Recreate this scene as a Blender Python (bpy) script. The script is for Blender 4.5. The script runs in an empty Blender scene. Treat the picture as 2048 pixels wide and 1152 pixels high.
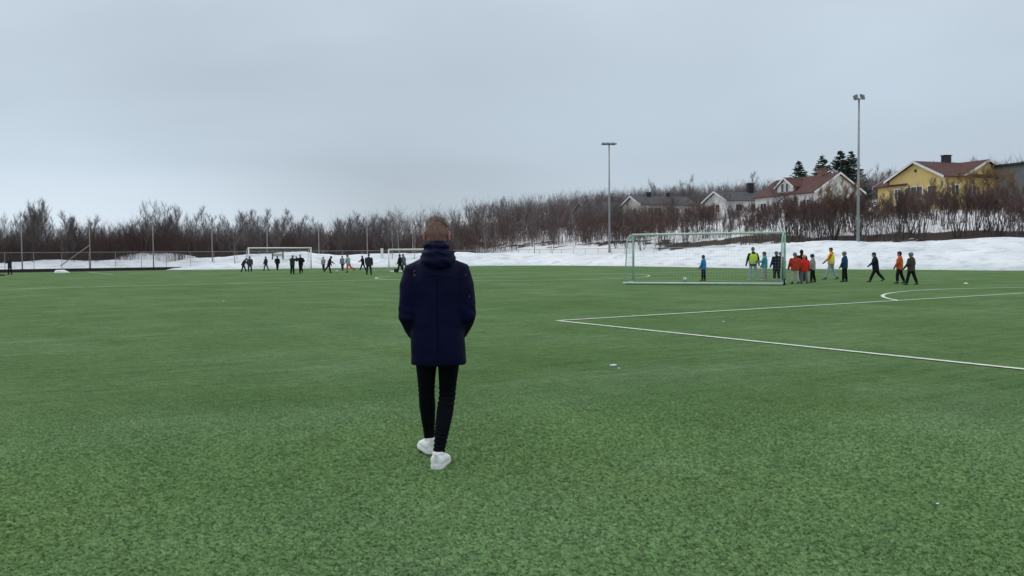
import bpy, bmesh, math, random
import numpy as np
from mathutils import Vector, Matrix, Euler, noise
random.seed(7); RNG = np.random.default_rng(7)
S = bpy.context.scene
COL = S.collection
PI = math.pi

# ------------------------------------------------------------------ camera
CAM_H, FPX, PITCH, ROLL = 1.5438, 1744.06, 0.039309, -0.0084335
_F = Vector((0, math.cos(PITCH), -math.sin(PITCH))); _U = Vector((0, math.sin(PITCH), math.cos(PITCH))); _R = Vector((1, 0, 0))
R2 = _R * math.cos(ROLL) + _U * math.sin(ROLL); U2 = _U * math.cos(ROLL) - _R * math.sin(ROLL)
cam_d = bpy.data.cameras.new("camera"); cam = bpy.data.objects.new("camera", cam_d); COL.objects.link(cam)
cam_d.sensor_width = 36; cam_d.lens = FPX / 2048 * 36; cam_d.clip_end = 6000; cam_d.clip_start = 0.1
M = Matrix((R2, U2, -_F)).transposed().to_4x4(); M.translation = Vector((0, 0, CAM_H)); cam.matrix_world = M
S.camera = cam

# ------------------------------------------------------------------ sky, sun, exposure
S.view_settings.view_transform = 'Standard'; S.view_settings.look = 'None'
S.view_settings.exposure = 0.0; S.view_settings.gamma = 1; S.view_settings.use_curve_mapping = False
SUN_EL, SUN_AZ = math.radians(42), math.radians(-50)      # azimuth from +Y towards +X
W = bpy.data.worlds.new("World"); S.world = W; W.use_nodes = True
nt = W.node_tree; nt.nodes.clear(); N = nt.nodes.new; L = nt.links.new
out = N('ShaderNodeOutputWorld'); bg = N('ShaderNodeBackground'); bg.inputs[1].default_value = 0.1
sky = N('ShaderNodeTexSky'); sky.sky_type = 'NISHITA'; sky.sun_disc = False; sky.sun_elevation = SUN_EL; sky.sun_rotation = SUN_AZ
tc = N('ShaderNodeTexCoord'); sep = N('ShaderNodeSeparateXYZ'); L(tc.outputs['Generated'], sep.inputs[0])
ramp = N('ShaderNodeValToRGB'); L(sep.outputs['Z'], ramp.inputs[0])
cr = ramp.color_ramp
cr.elements[0].position = 0.0; cr.elements[0].color = (.60, .69, .78, 1)
cr.elements[1].position = 1.0; cr.elements[1].color = (1.0, 1.0, 1.0, 1)
for pos, c in ((.04, (.53, .615, .695)), (.10, (.475, .56, .645)), (.20, (.50, .585, .67)), (.34, (.60, .69, .79)), (.55, (.88, .95, 1.0))):
    e = cr.elements.new(pos); e.color = (*c, 1)
def vmath(nt, op, a, b=None):
    n = nt.nodes.new('ShaderNodeVectorMath'); n.operation = op
    for i, v in enumerate((a, b)):
        if v is None: continue
        if hasattr(v, 'is_output'): nt.links.new(v, n.inputs[i])
        else: n.inputs[i].default_value = v
    return n
def fmath(nt, op, a, b=None, clamp=False):
    n = nt.nodes.new('ShaderNodeMath'); n.operation = op; n.use_clamp = clamp
    for i, v in enumerate((a, b)):
        if v is None: continue
        if hasattr(v, 'is_output'): nt.links.new(v, n.inputs[i])
        else: n.inputs[i].default_value = v
    return n.outputs[0]
# cloud layers: soft noise stretched along the horizon
sc_ = vmath(nt, 'MULTIPLY', tc.outputs['Generated'], (1.0, 1.0, 3.2))
cn = N('ShaderNodeTexNoise'); cn.inputs['Scale'].default_value = 1.7; cn.inputs['Detail'].default_value = 3.5; cn.inputs['Roughness'].default_value = .5
cn.inputs['Distortion'].default_value = .3
L(sc_.outputs[0], cn.inputs['Vector'])
cl = N('ShaderNodeMapRange'); L(cn.outputs[0], cl.inputs[0]); cl.inputs[1].default_value = .3; cl.inputs[2].default_value = .72
cl.inputs[3].default_value = .88; cl.inputs[4].default_value = 1.09
# the cloud deck thins towards the west (left of the view): brighter band low over the horizon
dotn = vmath(nt, 'DOT_PRODUCT', tc.outputs['Generated'], (-.455, .885, .075)); gl = N('ShaderNodeMapRange'); L(dotn.outputs['Value'], gl.inputs[0])
gl.interpolation_type = 'SMOOTHSTEP'; gl.inputs[1].default_value = .935; gl.inputs[2].default_value = 1.0; gl.inputs[3].default_value = 0; gl.inputs[4].default_value = .30
low = N('ShaderNodeMapRange'); L(sep.outputs['Z'], low.inputs[0]); low.interpolation_type = 'SMOOTHSTEP'
low.inputs[1].default_value = .20; low.inputs[2].default_value = .02; low.inputs[3].default_value = 0; low.inputs[4].default_value = 1
dk = vmath(nt, 'DOT_PRODUCT', tc.outputs['Generated'], (-.182, .972, .15)); dm = N('ShaderNodeMapRange'); L(dk.outputs['Value'], dm.inputs[0]); dm.interpolation_type = 'SMOOTHSTEP'
dm.inputs[1].default_value = .95; dm.inputs[2].default_value = .999; dm.inputs[3].default_value = 0; dm.inputs[4].default_value = -.13   # heavier cloud
g2 = fmath(nt, 'MULTIPLY', gl.outputs[0], low.outputs[0]); g3 = fmath(nt, 'ADD', fmath(nt, 'ADD', g2, dm.outputs[0]), cl.outputs[0])
g4 = fmath(nt, 'MULTIPLY', g3, 10.6)
cm = vmath(nt, 'SCALE', ramp.outputs[0]); L(g4, cm.inputs['Scale'])
mx = N('ShaderNodeMix'); mx.data_type = 'RGBA'; mx.inputs[0].default_value = .96
L(sky.outputs[0], mx.inputs[6]); L(cm.outputs[0], mx.inputs[7]); L(mx.outputs[2], bg.inputs[0]); L(bg.outputs[0], out.inputs[0])
sd = bpy.data.lights.new("sun", 'SUN'); sd.energy = 0.55; sd.angle = math.radians(35); sd.color = (1, .97, .92)
sun = bpy.data.objects.new("sun", sd); COL.objects.link(sun)
sdir = Vector((math.sin(SUN_AZ) * math.cos(SUN_EL), math.cos(SUN_AZ) * math.cos(SUN_EL), math.sin(SUN_EL)))
sun.rotation_euler = sdir.to_track_quat('Z', 'Y').to_euler(); sun.location = sdir * 50

# ------------------------------------------------------------------ layout helpers
TH = 0.566488; PO = Vector((1.04038, 19.82271))            # near corner of the near penalty box
PU = Vector((math.cos(TH), math.sin(TH))); PV = Vector((-math.sin(TH), math.cos(TH)))
def ab(a, b, z=0.0):
    q = PO + PU * a + PV * b
    return Vector((q.x, q.y, z))
def to_ab(x, y):
    d = Vector((x, y)) - PO
    return d.dot(PU), d.dot(PV)
def spot(px, py, z=0.0):                                     # where a sight line meets the level z
    d = _F + R2 * ((px - 1024) / FPX) - U2 * ((py - 576) / FPX)
    t = (z - CAM_H) / d.z
    return Vector((0, 0, CAM_H)) + d * t
def at_depth(px, py, D):
    d = _F + R2 * ((px - 1024) / FPX) - U2 * ((py - 576) / FPX)
    return Vector((0, 0, CAM_H)) + d * (D / d.y)

def tag(o, label=None, cat=None, group=None, kind=None):
    if label: o['label'] = label
    if cat: o['category'] = cat
    if group: o['group'] = group
    if kind: o['kind'] = kind
    return o
def link(name, mesh, parent=None):
    o = bpy.data.objects.new(name, mesh); COL.objects.link(o)
    if parent: o.parent = parent
    return o
def empty(name, loc, rz=0.0):
    o = bpy.data.objects.new(name, None); COL.objects.link(o); o.location = loc; o.rotation_euler = (0, 0, rz); o.empty_display_size = .3
    return o

class MB:
    """collects shapes, makes one mesh"""
    def __init__(s): s.v = []; s.f = []
    def add(s, vs, fs):
        k = len(s.v); s.v += [tuple(p) for p in vs]; s.f += [tuple(i + k for i in f) for f in fs]
    def box(s, c, d, rz=0.0, bev=0.0):
        c = Vector(c); hx, hy, hz = d[0] / 2, d[1] / 2, d[2] / 2; R = Matrix.Rotation(rz, 3, 'Z')
        vs = [c + R @ Vector((x * hx, y * hy, z * hz)) for z in (-1, 1) for x, y in ((-1, -1), (1, -1), (1, 1), (-1, 1))]
        s.add(vs, [(3, 2, 1, 0), (4, 5, 6, 7), (0, 1, 5, 4), (1, 2, 6, 5), (2, 3, 7, 6), (3, 0, 4, 7)])
    def tube(s, pts, rad, n=6, caps=True, up=None):
        pts = [Vector(p) for p in pts]; k = len(s.v); m = len(pts)
        if not hasattr(rad, '__len__'): rad = [rad] * m
        A_ = None
        for i, p in enumerate(pts):
            t = (pts[min(i + 1, m - 1)] - pts[max(i - 1, 0)]).normalized()
            if A_ is None:
                ref = Vector((0, 0, 1)) if abs(t.z) < .9 else Vector((1, 0, 0)); A_ = t.cross(ref)
            A_ = (A_ - t * A_.dot(t)).normalized(); b = t.cross(A_)
            for j in range(n):
                w = 2 * PI * j / n
                s.v.append(tuple(p + (A_ * math.cos(w) + b * math.sin(w)) * rad[i]))
        for i in range(m - 1):
            for j in range(n):
                j2 = (j + 1) % n
                s.f.append((k + i * n + j, k + i * n + j2, k + (i + 1) * n + j2, k + (i + 1) * n + j))
        if caps and n > 2:
            s.f.append(tuple(k + j for j in reversed(range(n)))); s.f.append(tuple(k + (m - 1) * n + j for j in range(n)))
    def spike(s, a, b, r):                                    # pointed twig, three sides
        a = Vector(a); b = Vector(b); t = (b - a).normalized(); ref = Vector((.3, .5, .8)) if abs(t.z) < .95 else Vector((1, 0, 0))
        u = t.cross(ref).normalized() * r; w = t.cross(u).normalized() * r; k = len(s.v)
        s.v += [tuple(a + u), tuple(a - u * .5 + w * .87), tuple(a - u * .5 - w * .87), tuple(b)]
        s.f += [(k, k + 1, k + 3), (k + 1, k + 2, k + 3), (k + 2, k, k + 3)]
    def loft(s, rings, n=16, closed=True, p=2.0):
        """rings: (center, halfwidth_vec, halfdepth_vec[, power])"""
        k = len(s.v); m = len(rings)
        for r in rings:
            c, a, b = Vector(r[0]), Vector(r[1]), Vector(r[2]); q = r[3] if len(r) > 3 else p
            for j in range(n):
                w = 2 * PI * j / n; cx, sx = math.cos(w), math.sin(w)
                e = 2 / q
                s.v.append(tuple(c + a * (abs(cx) ** e * (1 if cx >= 0 else -1)) + b * (abs(sx) ** e * (1 if sx >= 0 else -1))))
        for i in range(m - 1):
            for j in range(n):
                j2 = (j + 1) % n
                s.f.append((k + i * n + j, k + i * n + j2, k + (i + 1) * n + j2, k + (i + 1) * n + j))
        if closed:
            s.f.append(tuple(k + j for j in reversed(range(n)))); s.f.append(tuple(k + (m - 1) * n + j for j in range(n)))
    def ball(s, c, r, n=12, m=8, rot=None):
        c = Vector(c); r = Vector(r) if hasattr(r, '__len__') else Vector((r, r, r)); k = len(s.v)
        P = []
        for i in range(1, m):
            f = PI * i / m
            for j in range(n):
                w = 2 * PI * j / n
                P.append(Vector((math.sin(f) * math.cos(w) * r.x, math.sin(f) * math.sin(w) * r.y, math.cos(f) * r.z)))
        P = [Vector((0, 0, r.z))] + P + [Vector((0, 0, -r.z))]
        if rot: P = [rot @ q for q in P]
        s.v += [tuple(c + q) for q in P]
        for j in range(n): s.f.append((k, k + 1 + j, k + 1 + (j + 1) % n))
        for i in range(m - 2):
            for j in range(n):
                j2 = (j + 1) % n; A = k + 1 + i * n; B = A + n
                s.f.append((A + j, B + j, B + j2, A + j2))
        e = k + 1 + (m - 1) * n
        A = k + 1 + (m - 2) * n
        for j in range(n): s.f.append((A + (j + 1) % n, A + j, e))
    def mesh(s, name, mat=None, smooth=False):
        me = bpy.data.meshes.new(name); me.from_pydata(s.v, [], s.f); me.update()
        if mat: me.materials.append(mat)
        if smooth: me.shade_smooth()
        return me
    def build(s, name, mat, parent=None, smooth=False):
        return link(name, s.mesh(name, mat, smooth), parent)
def fix_normals(me):
    bm = bmesh.new(); bm.from_mesh(me); bmesh.ops.recalc_face_normals(bm, faces=bm.faces); bm.to_mesh(me); bm.free()
def fuse(mb, voxel, smooth=4, fac=.5, name='m', mat=None):
    """one continuous surface out of overlapping closed shapes"""
    me = mb.mesh('tmp'); fix_normals(me)
    o = bpy.data.objects.new('tmp', me); COL.objects.link(o)
    r = o.modifiers.new('r', 'REMESH'); r.mode = 'VOXEL'; r.voxel_size = voxel; r.use_smooth_shade = True
    if smooth:
        q = o.modifiers.new('s', 'SMOOTH'); q.iterations = smooth; q.factor = fac
    dg = bpy.context.evaluated_depsgraph_get(); dg.update()
    res = bpy.data.meshes.new_from_object(o.evaluated_get(dg))
    bpy.data.objects.remove(o); bpy.data.meshes.remove(me); res.name = name
    res.materials.clear()
    if mat: res.materials.append(mat)
    res.shade_smooth()
    return res

# ------------------------------------------------------------------ materials
def mat(name, col, rough=.8, spec=.3, var=0.0, scale=5.0, bump=0.0, bscale=40.0, metal=0.0, rnd=0.0, col2=None, vstretch=(1, 1, 1), sheen=0.0, detail=4):
    m = bpy.data.materials.new(name); m.use_nodes = True; t = m.node_tree; b = t.nodes['Principled BSDF']
    b.inputs['Base Color'].default_value = (*col, 1); b.inputs['Roughness'].default_value = rough
    b.inputs['Specular IOR Level'].default_value = spec; b.inputs['Metallic'].default_value = metal
    if sheen: b.inputs['Sheen Weight'].default_value = sheen
    tcn = t.nodes.new('ShaderNodeTexCoord'); src = tcn.outputs['Object']
    if vstretch != (1, 1, 1): src = vmath(t, 'MULTIPLY', src, vstretch).outputs[0]
    cur = None
    if var or col2:
        n = t.nodes.new('ShaderNodeTexNoise'); n.inputs['Scale'].default_value = scale; n.inputs['Detail'].default_value = detail
        t.links.new(src, n.inputs['Vector'])
        mr = t.nodes.new('ShaderNodeMapRange'); t.links.new(n.outputs[0], mr.inputs[0]); mr.inputs[1].default_value = .32; mr.inputs[2].default_value = .68
        x = t.nodes.new('ShaderNodeMix'); x.data_type = 'RGBA'; t.links.new(mr.outputs[0], x.inputs[0])
        c2 = col2 if col2 else tuple(min(1, c * (1 + var)) for c in col); c1 = col if col2 else tuple(c * (1 - var) for c in col)
        x.inputs[6].default_value = (*c1, 1); x.inputs[7].default_value = (*c2, 1); cur = x.outputs[2]
    if rnd:
        oi = t.nodes.new('ShaderNodeObjectInfo'); mr = t.nodes.new('ShaderNodeMapRange'); t.links.new(oi.outputs['Random'], mr.inputs[0])
        mr.inputs[3].default_value = 1 - rnd; mr.inputs[4].default_value = 1 + rnd
        s_ = vmath(t, 'SCALE', cur if cur else tuple(col)); t.links.new(mr.outputs[0], s_.inputs['Scale']); cur = s_.outputs[0]
    if cur: t.links.new(cur, b.inputs['Base Color'])
    if bump:
        n = t.nodes.new('ShaderNodeTexNoise'); n.inputs['Scale'].default_value = bscale; n.inputs['Detail'].default_value = 5
        t.links.new(src, n.inputs['Vector']); bp = t.nodes.new('ShaderNodeBump'); bp.inputs['Strength'].default_value = bump
        bp.inputs['Distance'].default_value = .02; t.links.new(n.outputs[0], bp.inputs['Height']); t.links.new(bp.outputs[0], b.inputs['Normal'])
    return m
MT = {}
def simple(key, col, **k):
    if key not in MT: MT[key] = mat(key, col, **k)
    return MT[key]

def turf_colour(t, fine=True):
    """colour of the worn turf at a place: large patches, brushing streaks along the pitch, yellowish wear, painted sheen"""
    g = t.nodes.new('ShaderNodeNewGeometry'); rot = t.nodes.new('ShaderNodeVectorRotate'); rot.rotation_type = 'Z_AXIS'
    rot.inputs['Angle'].default_value = -TH; t.links.new(g.outputs['Position'], rot.inputs['Vector'])
    def nz(scale, detail=3, st=(1, 1, 1), rough=.5, w=0):
        v = vmath(t, 'MULTIPLY', rot.outputs[0], st); v2 = vmath(t, 'ADD', v.outputs[0], (w, w * 1.7, 0))
        n = t.nodes.new('ShaderNodeTexNoise'); n.inputs['Scale'].default_value = scale; n.inputs['Detail'].default_value = detail
        n.inputs['Roughness'].default_value = rough; t.links.new(v2.outputs[0], n.inputs['Vector'])
        mr = t.nodes.new('ShaderNodeMapRange'); t.links.new(n.outputs[0], mr.inputs[0]); mr.inputs[1].default_value = .33; mr.inputs[2].default_value = .67
        return mr.outputs[0]
    def mixc(f, a, b):
        x = t.nodes.new('ShaderNodeMix'); x.data_type = 'RGBA'
        t.links.new(f, x.inputs[0])
        for v, i in ((a, 6), (b, 7)):
            if hasattr(v, 'is_output'): t.links.new(v, x.inputs[i])
            else: x.inputs[i].default_value = (*v, 1)
        return x.outputs[2]
    big = nz(.16, 4); mid = nz(.9, 5, (1, .35, 1), .6, 9); yel = nz(.33, 4, (1, 1, 1), .6, 31); grey = nz(.5, 5, (.5, 1, 1), .65, 57)
    c = mixc(big, TURF_A, TURF_B)
    k1 = fmath(t, 'MULTIPLY', mid, .72); c = mixc(k1, c, TURF_C)
    k2 = fmath(t, 'MULTIPLY', fmath(t, 'POWER', yel, 3.0), .30); c = mixc(k2, c, TURF_Y)
    k3 = fmath(t, 'MULTIPLY', fmath(t, 'POWER', grey, 2.2), .52); c = mixc(k3, c, TURF_SHEEN)  # pale patches: sheen of the turf painted into its colour
    return c, nz, mixc, g
TURF_A = (.096, .174, .063); TURF_B = (.138, .228, .093); TURF_C = (.072, .142, .047); TURF_Y = (.132, .195, .058); TURF_SHEEN = (.172, .258, .142)
def make_turf_mat():
    m = bpy.data.materials.new('artificial_turf'); m.use_nodes = True; t = m.node_tree; b = t.nodes['Principled BSDF']
    c, nz, mixc, g = turf_colour(t)
    fine = nz(26, 5, (1, 1, 1), .75, 3); fine2 = nz(7, 4, (1, .6, 1), .7, 71); streak = nz(3.2, 6, (.22, 1.6, 1), .7, 17)
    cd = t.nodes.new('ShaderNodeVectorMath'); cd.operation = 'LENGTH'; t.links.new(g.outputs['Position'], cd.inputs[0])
    finer = nz(60, 4, (1, 1, 1), .8, 13)
    f = fmath(t, 'ADD', fmath(t, 'ADD', fmath(t, 'MULTIPLY', fine, .40), fmath(t, 'MULTIPLY', finer, .28)), fmath(t, 'ADD', fmath(t, 'MULTIPLY', fine2, .18), fmath(t, 'MULTIPLY', streak, .16)))
    mr = t.nodes.new('ShaderNodeMapRange'); t.links.new(f, mr.inputs[0]); mr.inputs[1].default_value = .15; mr.inputs[2].default_value = .87
    mr.inputs[3].default_value = .28; mr.inputs[4].default_value = 1.74
    # shade between the built fibres, painted as a darker sheet near the viewer
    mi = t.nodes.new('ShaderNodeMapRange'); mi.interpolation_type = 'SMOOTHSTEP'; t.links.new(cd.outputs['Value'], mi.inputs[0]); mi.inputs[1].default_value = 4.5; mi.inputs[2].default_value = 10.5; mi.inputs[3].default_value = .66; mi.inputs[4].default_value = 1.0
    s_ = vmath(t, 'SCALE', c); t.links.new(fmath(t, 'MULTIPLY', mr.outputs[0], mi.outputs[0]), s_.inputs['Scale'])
    t.links.new(s_.outputs[0], b.inputs['Base Color']); b.inputs['Roughness'].default_value = .9; b.inputs['Specular IOR Level'].default_value = .03
    bp = t.nodes.new('ShaderNodeBump'); bp.inputs['Strength'].default_value = .7; bp.inputs['Distance'].default_value = .03
    t.links.new(f, bp.inputs['Height']); t.links.new(bp.outputs[0], b.inputs['Normal'])
    return m
def make_blade_mat():
    m = bpy.data.materials.new('turf_fibre'); m.use_nodes = True; t = m.node_tree; b = t.nodes['Principled BSDF']
    c, nz, mixc, g = turf_colour(t)
    oi = t.nodes.new('ShaderNodeObjectInfo'); mr = t.nodes.new('ShaderNodeMapRange'); t.links.new(oi.outputs['Random'], mr.inputs[0])
    mr.inputs[3].default_value = .9; mr.inputs[4].default_value = 3.2
    c = mixc(fmath(t, 'MULTIPLY', oi.outputs['Random'], .35), c, (.152, .208, .112)); cd = vmath(t, 'LENGTH', g.outputs['Position'])
    mf = t.nodes.new('ShaderNodeMapRange'); mf.interpolation_type = 'SMOOTHSTEP'; t.links.new(cd.outputs['Value'], mf.inputs[0]); mf.inputs[1].default_value = 6.5; mf.inputs[2].default_value = 11.5
    fx = t.nodes.new('ShaderNodeMix'); t.links.new(mf.outputs[0], fx.inputs[0]); t.links.new(mr.outputs[0], fx.inputs[2]); fx.inputs[3].default_value = 1.75
    s_ = vmath(t, 'SCALE', c); t.links.new(fx.outputs[0], s_.inputs['Scale']); t.links.new(s_.outputs[0], b.inputs['Base Color'])
    b.inputs['Roughness'].default_value = .6; b.inputs['Specular IOR Level'].default_value = .15
    return m
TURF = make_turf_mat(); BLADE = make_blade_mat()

def make_ground_mat():
    m = bpy.data.materials.new('snow_and_soil'); m.use_nodes = True; t = m.node_tree; b = t.nodes['Principled BSDF']
    at = t.nodes.new('ShaderNodeAttribute'); at.attribute_name = 'soil'
    g = t.nodes.new('ShaderNodeNewGeometry')
    def nz(sc, de, ro=.6):
        n = t.nodes.new('ShaderNodeTexNoise'); n.inputs['Scale'].default_value = sc; n.inputs['Detail'].default_value = de; n.inputs['Roughness'].default_value = ro
        t.links.new(g.outputs['Position'], n.inputs['Vector']); return n.outputs[0]
    n1 = nz(.45, 6); n2 = nz(3, 5); n3 = nz(.8, 4)
    f = fmath(t, 'ADD', at.outputs['Fac'], fmath(t, 'MULTIPLY', fmath(t, 'SUBTRACT', n1, .5), 1.5))
    mr = t.nodes.new('ShaderNodeMapRange'); t.links.new(f, mr.inputs[0]); mr.inputs[1].default_value = .46; mr.inputs[2].default_value = .56
    sn = t.nodes.new('ShaderNodeMix'); sn.data_type = 'RGBA'; t.links.new(n3, sn.inputs[0]); sn.inputs[6].default_value = (.72, .74, .78, 1); sn.inputs[7].default_value = (.84, .85, .87, 1)
    so = t.nodes.new('ShaderNodeMix'); so.data_type = 'RGBA'; t.links.new(n2, so.inputs[0]); so.inputs[6].default_value = (.030, .022, .018, 1); so.inputs[7].default_value = (.085, .058, .045, 1)
    x = t.nodes.new('ShaderNodeMix'); x.data_type = 'RGBA'; t.links.new(mr.outputs[0], x.inputs[0]); t.links.new(sn.outputs[2], x.inputs[6]); t.links.new(so.outputs[2], x.inputs[7])
    t.links.new(x.outputs[2], b.inputs['Base Color']); b.inputs['Roughness'].default_value = .85; b.inputs['Specular IOR Level'].default_value = .2
    bp = t.nodes.new('ShaderNodeBump'); bp.inputs['Strength'].default_value = .6; bp.inputs['Distance'].default_value = .25; t.links.new(n2, bp.inputs['Height']); t.links.new(bp.outputs[0], b.inputs['Normal'])
    return m
GROUND = make_ground_mat()
def make_snow_mat():
    m = bpy.data.materials.new('packed_snow'); m.use_nodes = True; t = m.node_tree; b = t.nodes['Principled BSDF']
    g = t.nodes.new('ShaderNodeNewGeometry'); rot = t.nodes.new('ShaderNodeVectorRotate'); rot.rotation_type = 'Z_AXIS'; rot.inputs['Angle'].default_value = -TH
    t.links.new(g.outputs['Position'], rot.inputs['Vector'])
    def nz(sc, de, st=(1, 1, 1), ro=.6):
        v = vmath(t, 'MULTIPLY', rot.outputs[0], st)
        n = t.nodes.new('ShaderNodeTexNoise'); n.inputs['Scale'].default_value = sc; n.inputs['Detail'].default_value = de; n.inputs['Roughness'].default_value = ro
        t.links.new(v.outputs[0], n.inputs['Vector']); return n.outputs[0]
    n1 = nz(.35, 6, (1, 1, 2.5)); n2 = nz(2.2, 5, (1, 1, 2.5), .65); n3 = nz(.55, 5, (1, 1, 7), .6)
    mr = t.nodes.new('ShaderNodeMapRange'); t.links.new(n1, mr.inputs[0]); mr.inputs[1].default_value = .35; mr.inputs[2].default_value = .62
    a = t.nodes.new('ShaderNodeMix'); a.data_type = 'RGBA'; t.links.new(mr.outputs[0], a.inputs[0]); a.inputs[6].default_value = (.72, .77, .83, 1); a.inputs[7].default_value = (.85, .885, .92, 1)
    m2 = t.nodes.new('ShaderNodeMapRange'); t.links.new(n3, m2.inputs[0]); m2.inputs[1].default_value = .52; m2.inputs[2].default_value = .70; m2.inputs[4].default_value = .75
    d = t.nodes.new('ShaderNodeMix'); d.data_type = 'RGBA'; t.links.new(m2.outputs[0], d.inputs[0]); t.links.new(a.outputs[2], d.inputs[6]); d.inputs[7].default_value = (.46, .49, .53, 1)
    t.links.new(d.outputs[2], b.inputs['Base Color']); b.inputs['Roughness'].default_value = .8; b.inputs['Specular IOR Level'].default_value = .25
    bp = t.nodes.new('ShaderNodeBump'); bp.inputs['Strength'].default_value = .55; bp.inputs['Distance'].default_value = .3; t.links.new(n2, bp.inputs['Height']); t.links.new(bp.outputs[0], b.inputs['Normal'])
    return m
SNOW = make_snow_mat()
BARK = mat('birch_bark', (.085, .076, .072), var=.45, scale=3, rnd=.35)
BARKP = mat('pale_bark', (.30, .28, .26), var=.3, scale=3, rnd=.2)
TWIG = mat('birch_twig', (.135, .115, .115), var=.3, scale=1.5, rnd=.35)
TWIGR = mat('alder_twig', (.112, .070, .064), var=.35, scale=1.5, rnd=.35)
TWIGY = mat('willow_twig', (.19, .12, .055), var=.35, scale=1.5)
NEEDLE = mat('spruce_needle', (.030, .052, .034), var=.5, scale=1.2, rnd=.15)
LINE = mat('line_fibre', (.64, .71, .61), var=.18, scale=9, bump=.3, bscale=60)

# ------------------------------------------------------------------ terrain
_sd = [-50, 1, 3, 6, 10, 20, 27, 45, 80, 120, 220, 2000]; _sz = [0, .0, 1.2, 2.2, 3.0, 5.0, 6.0, 7.2, 10.6, 13.5, 17, 24]
def terrain(a, b):
    d = a - 54.2
    z = float(np.interp(d, _sd, _sz))
    back = max(0.0, b - 96)
    if b > 90: z += 1.9 * math.exp(-((a - 9.5) / 6.0) ** 4) * math.exp(-((b - 98) / 3.6) ** 4)     # heaped snow behind the fence
    z += min(back * .03, 3.0) * (1 / (1 + math.exp(-(a - 12) / 8)))
    if d > 2 or b > 93: z += .35 * noise.noise(Vector((a * .12, b * .12, 0)))
    return z
def in_pitch(a, b): return a < 57 and b < 91
def axis(lo, d0, d1, step, hi, grow=1.35):
    xs = list(np.arange(d0, d1 + .01, step)); s = step
    x = d1
    while x < hi: s *= grow; x += s; xs.append(x)
    x = d0; s = step
    while x > lo: s *= grow; x -= s; xs.insert(0, x)
    return xs
A = axis(-2500, -30, 130, 1.5, 2500); B = axis(-2500, -20, 150, 1.5, 2500)
vs = []; soil = []
for b in B:
    for a in A:
        z = terrain(a, b)
        if in_pitch(a, b): z = -.12
        p = ab(a, b, z); vs.append(p)
        d = a - 54.2
        s = 0.0
        if d < -38 and b > 91: s = 1.2
        elif b > 91 and d < 0: s = .42 + .25 * max(0, min(1, (-d - 30) / 8))
        if b > 104 and d < 0: s = max(s, .60 + min(.5, (b - 104) * .02))
        if d > 2:
            wv_ = noise.noise(Vector((b * .13, 3.3, 0))); s = max(s, (.92 + .5 * wv_ if b < 64 else .55 + .3 * wv_) * math.exp(-((d - 8.8 - 2.2 * noise.noise(Vector((b * .09, 7, 0)))) / 2.7) ** 2) + (.10 if 13 < d < 60 else 0)); s = s + (.25 if d > 60 else 0)
        if b > 92: s -= 1.3 * math.exp(-((a - 9.5) / 6.5) ** 4) * math.exp(-((b - 96.5) / 4.0) ** 4)
        soil.append(s)
fs = [(j * len(A) + i, j * len(A) + i + 1, (j + 1) * len(A) + i + 1, (j + 1) * len(A) + i) for j in range(len(B) - 1) for i in range(len(A) - 1)]
me = bpy.data.meshes.new('ground'); me.from_pydata([tuple(p) for p in vs], [], fs); me.materials.append(GROUND)
at = me.attributes.new('soil', 'FLOAT', 'POINT'); at.data.foreach_set('value', soil); me.shade_smooth()
tag(link('ground', me), kind='structure')

# turf sheet
def sheet(name, poly, z, m, kind='structure'):
    mb = MB(); mb.add([ab(a, b, z) for a, b in poly], [tuple(range(len(poly)))]); o = mb.build(name, m); return tag(o, kind=kind)
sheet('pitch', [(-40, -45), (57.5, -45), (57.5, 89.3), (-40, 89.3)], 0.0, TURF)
PL, PWH = 100.13, 68.0
def line_strip(name, pts, w=.12, z=.004, closed=False):
    n = len(pts); mb = MB(); V = []
    for i, p in enumerate(pts):
        p = Vector(p); q0 = Vector(pts[(i - 1) % n] if closed or i else pts[i]); q1 = Vector(pts[(i + 1) % n] if closed or i < n - 1 else pts[i])
        t = (q1 - q0).normalized(); m_ = Vector((-t.y, t.x)) * w / 2
        V += [ab(*(p + m_), z), ab(*(p - m_), z)]
    F = [(2 * i, 2 * i + 1, 2 * i + 3, 2 * i + 2) for i in range(n - 1)]
    if closed: F.append((2 * n - 2, 2 * n - 1, 1, 0))
    mb.add(V, F); o = mb.build(name, LINE); tag(o, kind='structure'); return o
a0, a1 = -13.84, 54.16; b0, b1 = -16.5, PL - 16.5; cbh = (PL - 33) / 2
line_strip('touchline', [(a0, b0), (a0, b1)]); line_strip('touchline', [(a1, b0), (a1, b1)])
line_strip('goal_line', [(a0, b0), (a1, b0)], z=.008); line_strip('goal_line', [(a0, b1), (a1, b1)], z=.008)
line_strip('halfway_line', [(a0, cbh), (a1, cbh)], z=.008)
line_strip('centre_circle', [(20.16 + 9.15 * math.cos(2 * PI * i / 160), cbh + 9.15 * math.sin(2 * PI * i / 160)) for i in range(160)], closed=True, z=.012)
for s_, base in ((1, b0), (-1, b1)):
    for hw, dp, nm in ((20.16, 16.5, 'penalty_box_line'), (9.16, 5.5, 'goal_box_line')):
        x0, x1 = 20.16 - hw, 20.16 + hw
        line_strip(nm, [(x0, base + s_ * .06), (x0, base + s_ * dp)], z=.012); line_strip(nm, [(x1, base + s_ * .06), (x1, base + s_ * dp)], z=.012)
        line_strip(nm, [(x0 - .06, base + s_ * dp), (x1 + .06, base + s_ * dp)], z=.016)
    an = math.acos(5.5 / 9.15)
    line_strip('penalty_arc', [(20.16 + 9.15 * math.sin(-an + 2 * an * i / 60), base + s_ * (11 + 9.15 * math.cos(-an + 2 * an * i / 60))) for i in range(61)], z=.012)

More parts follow.
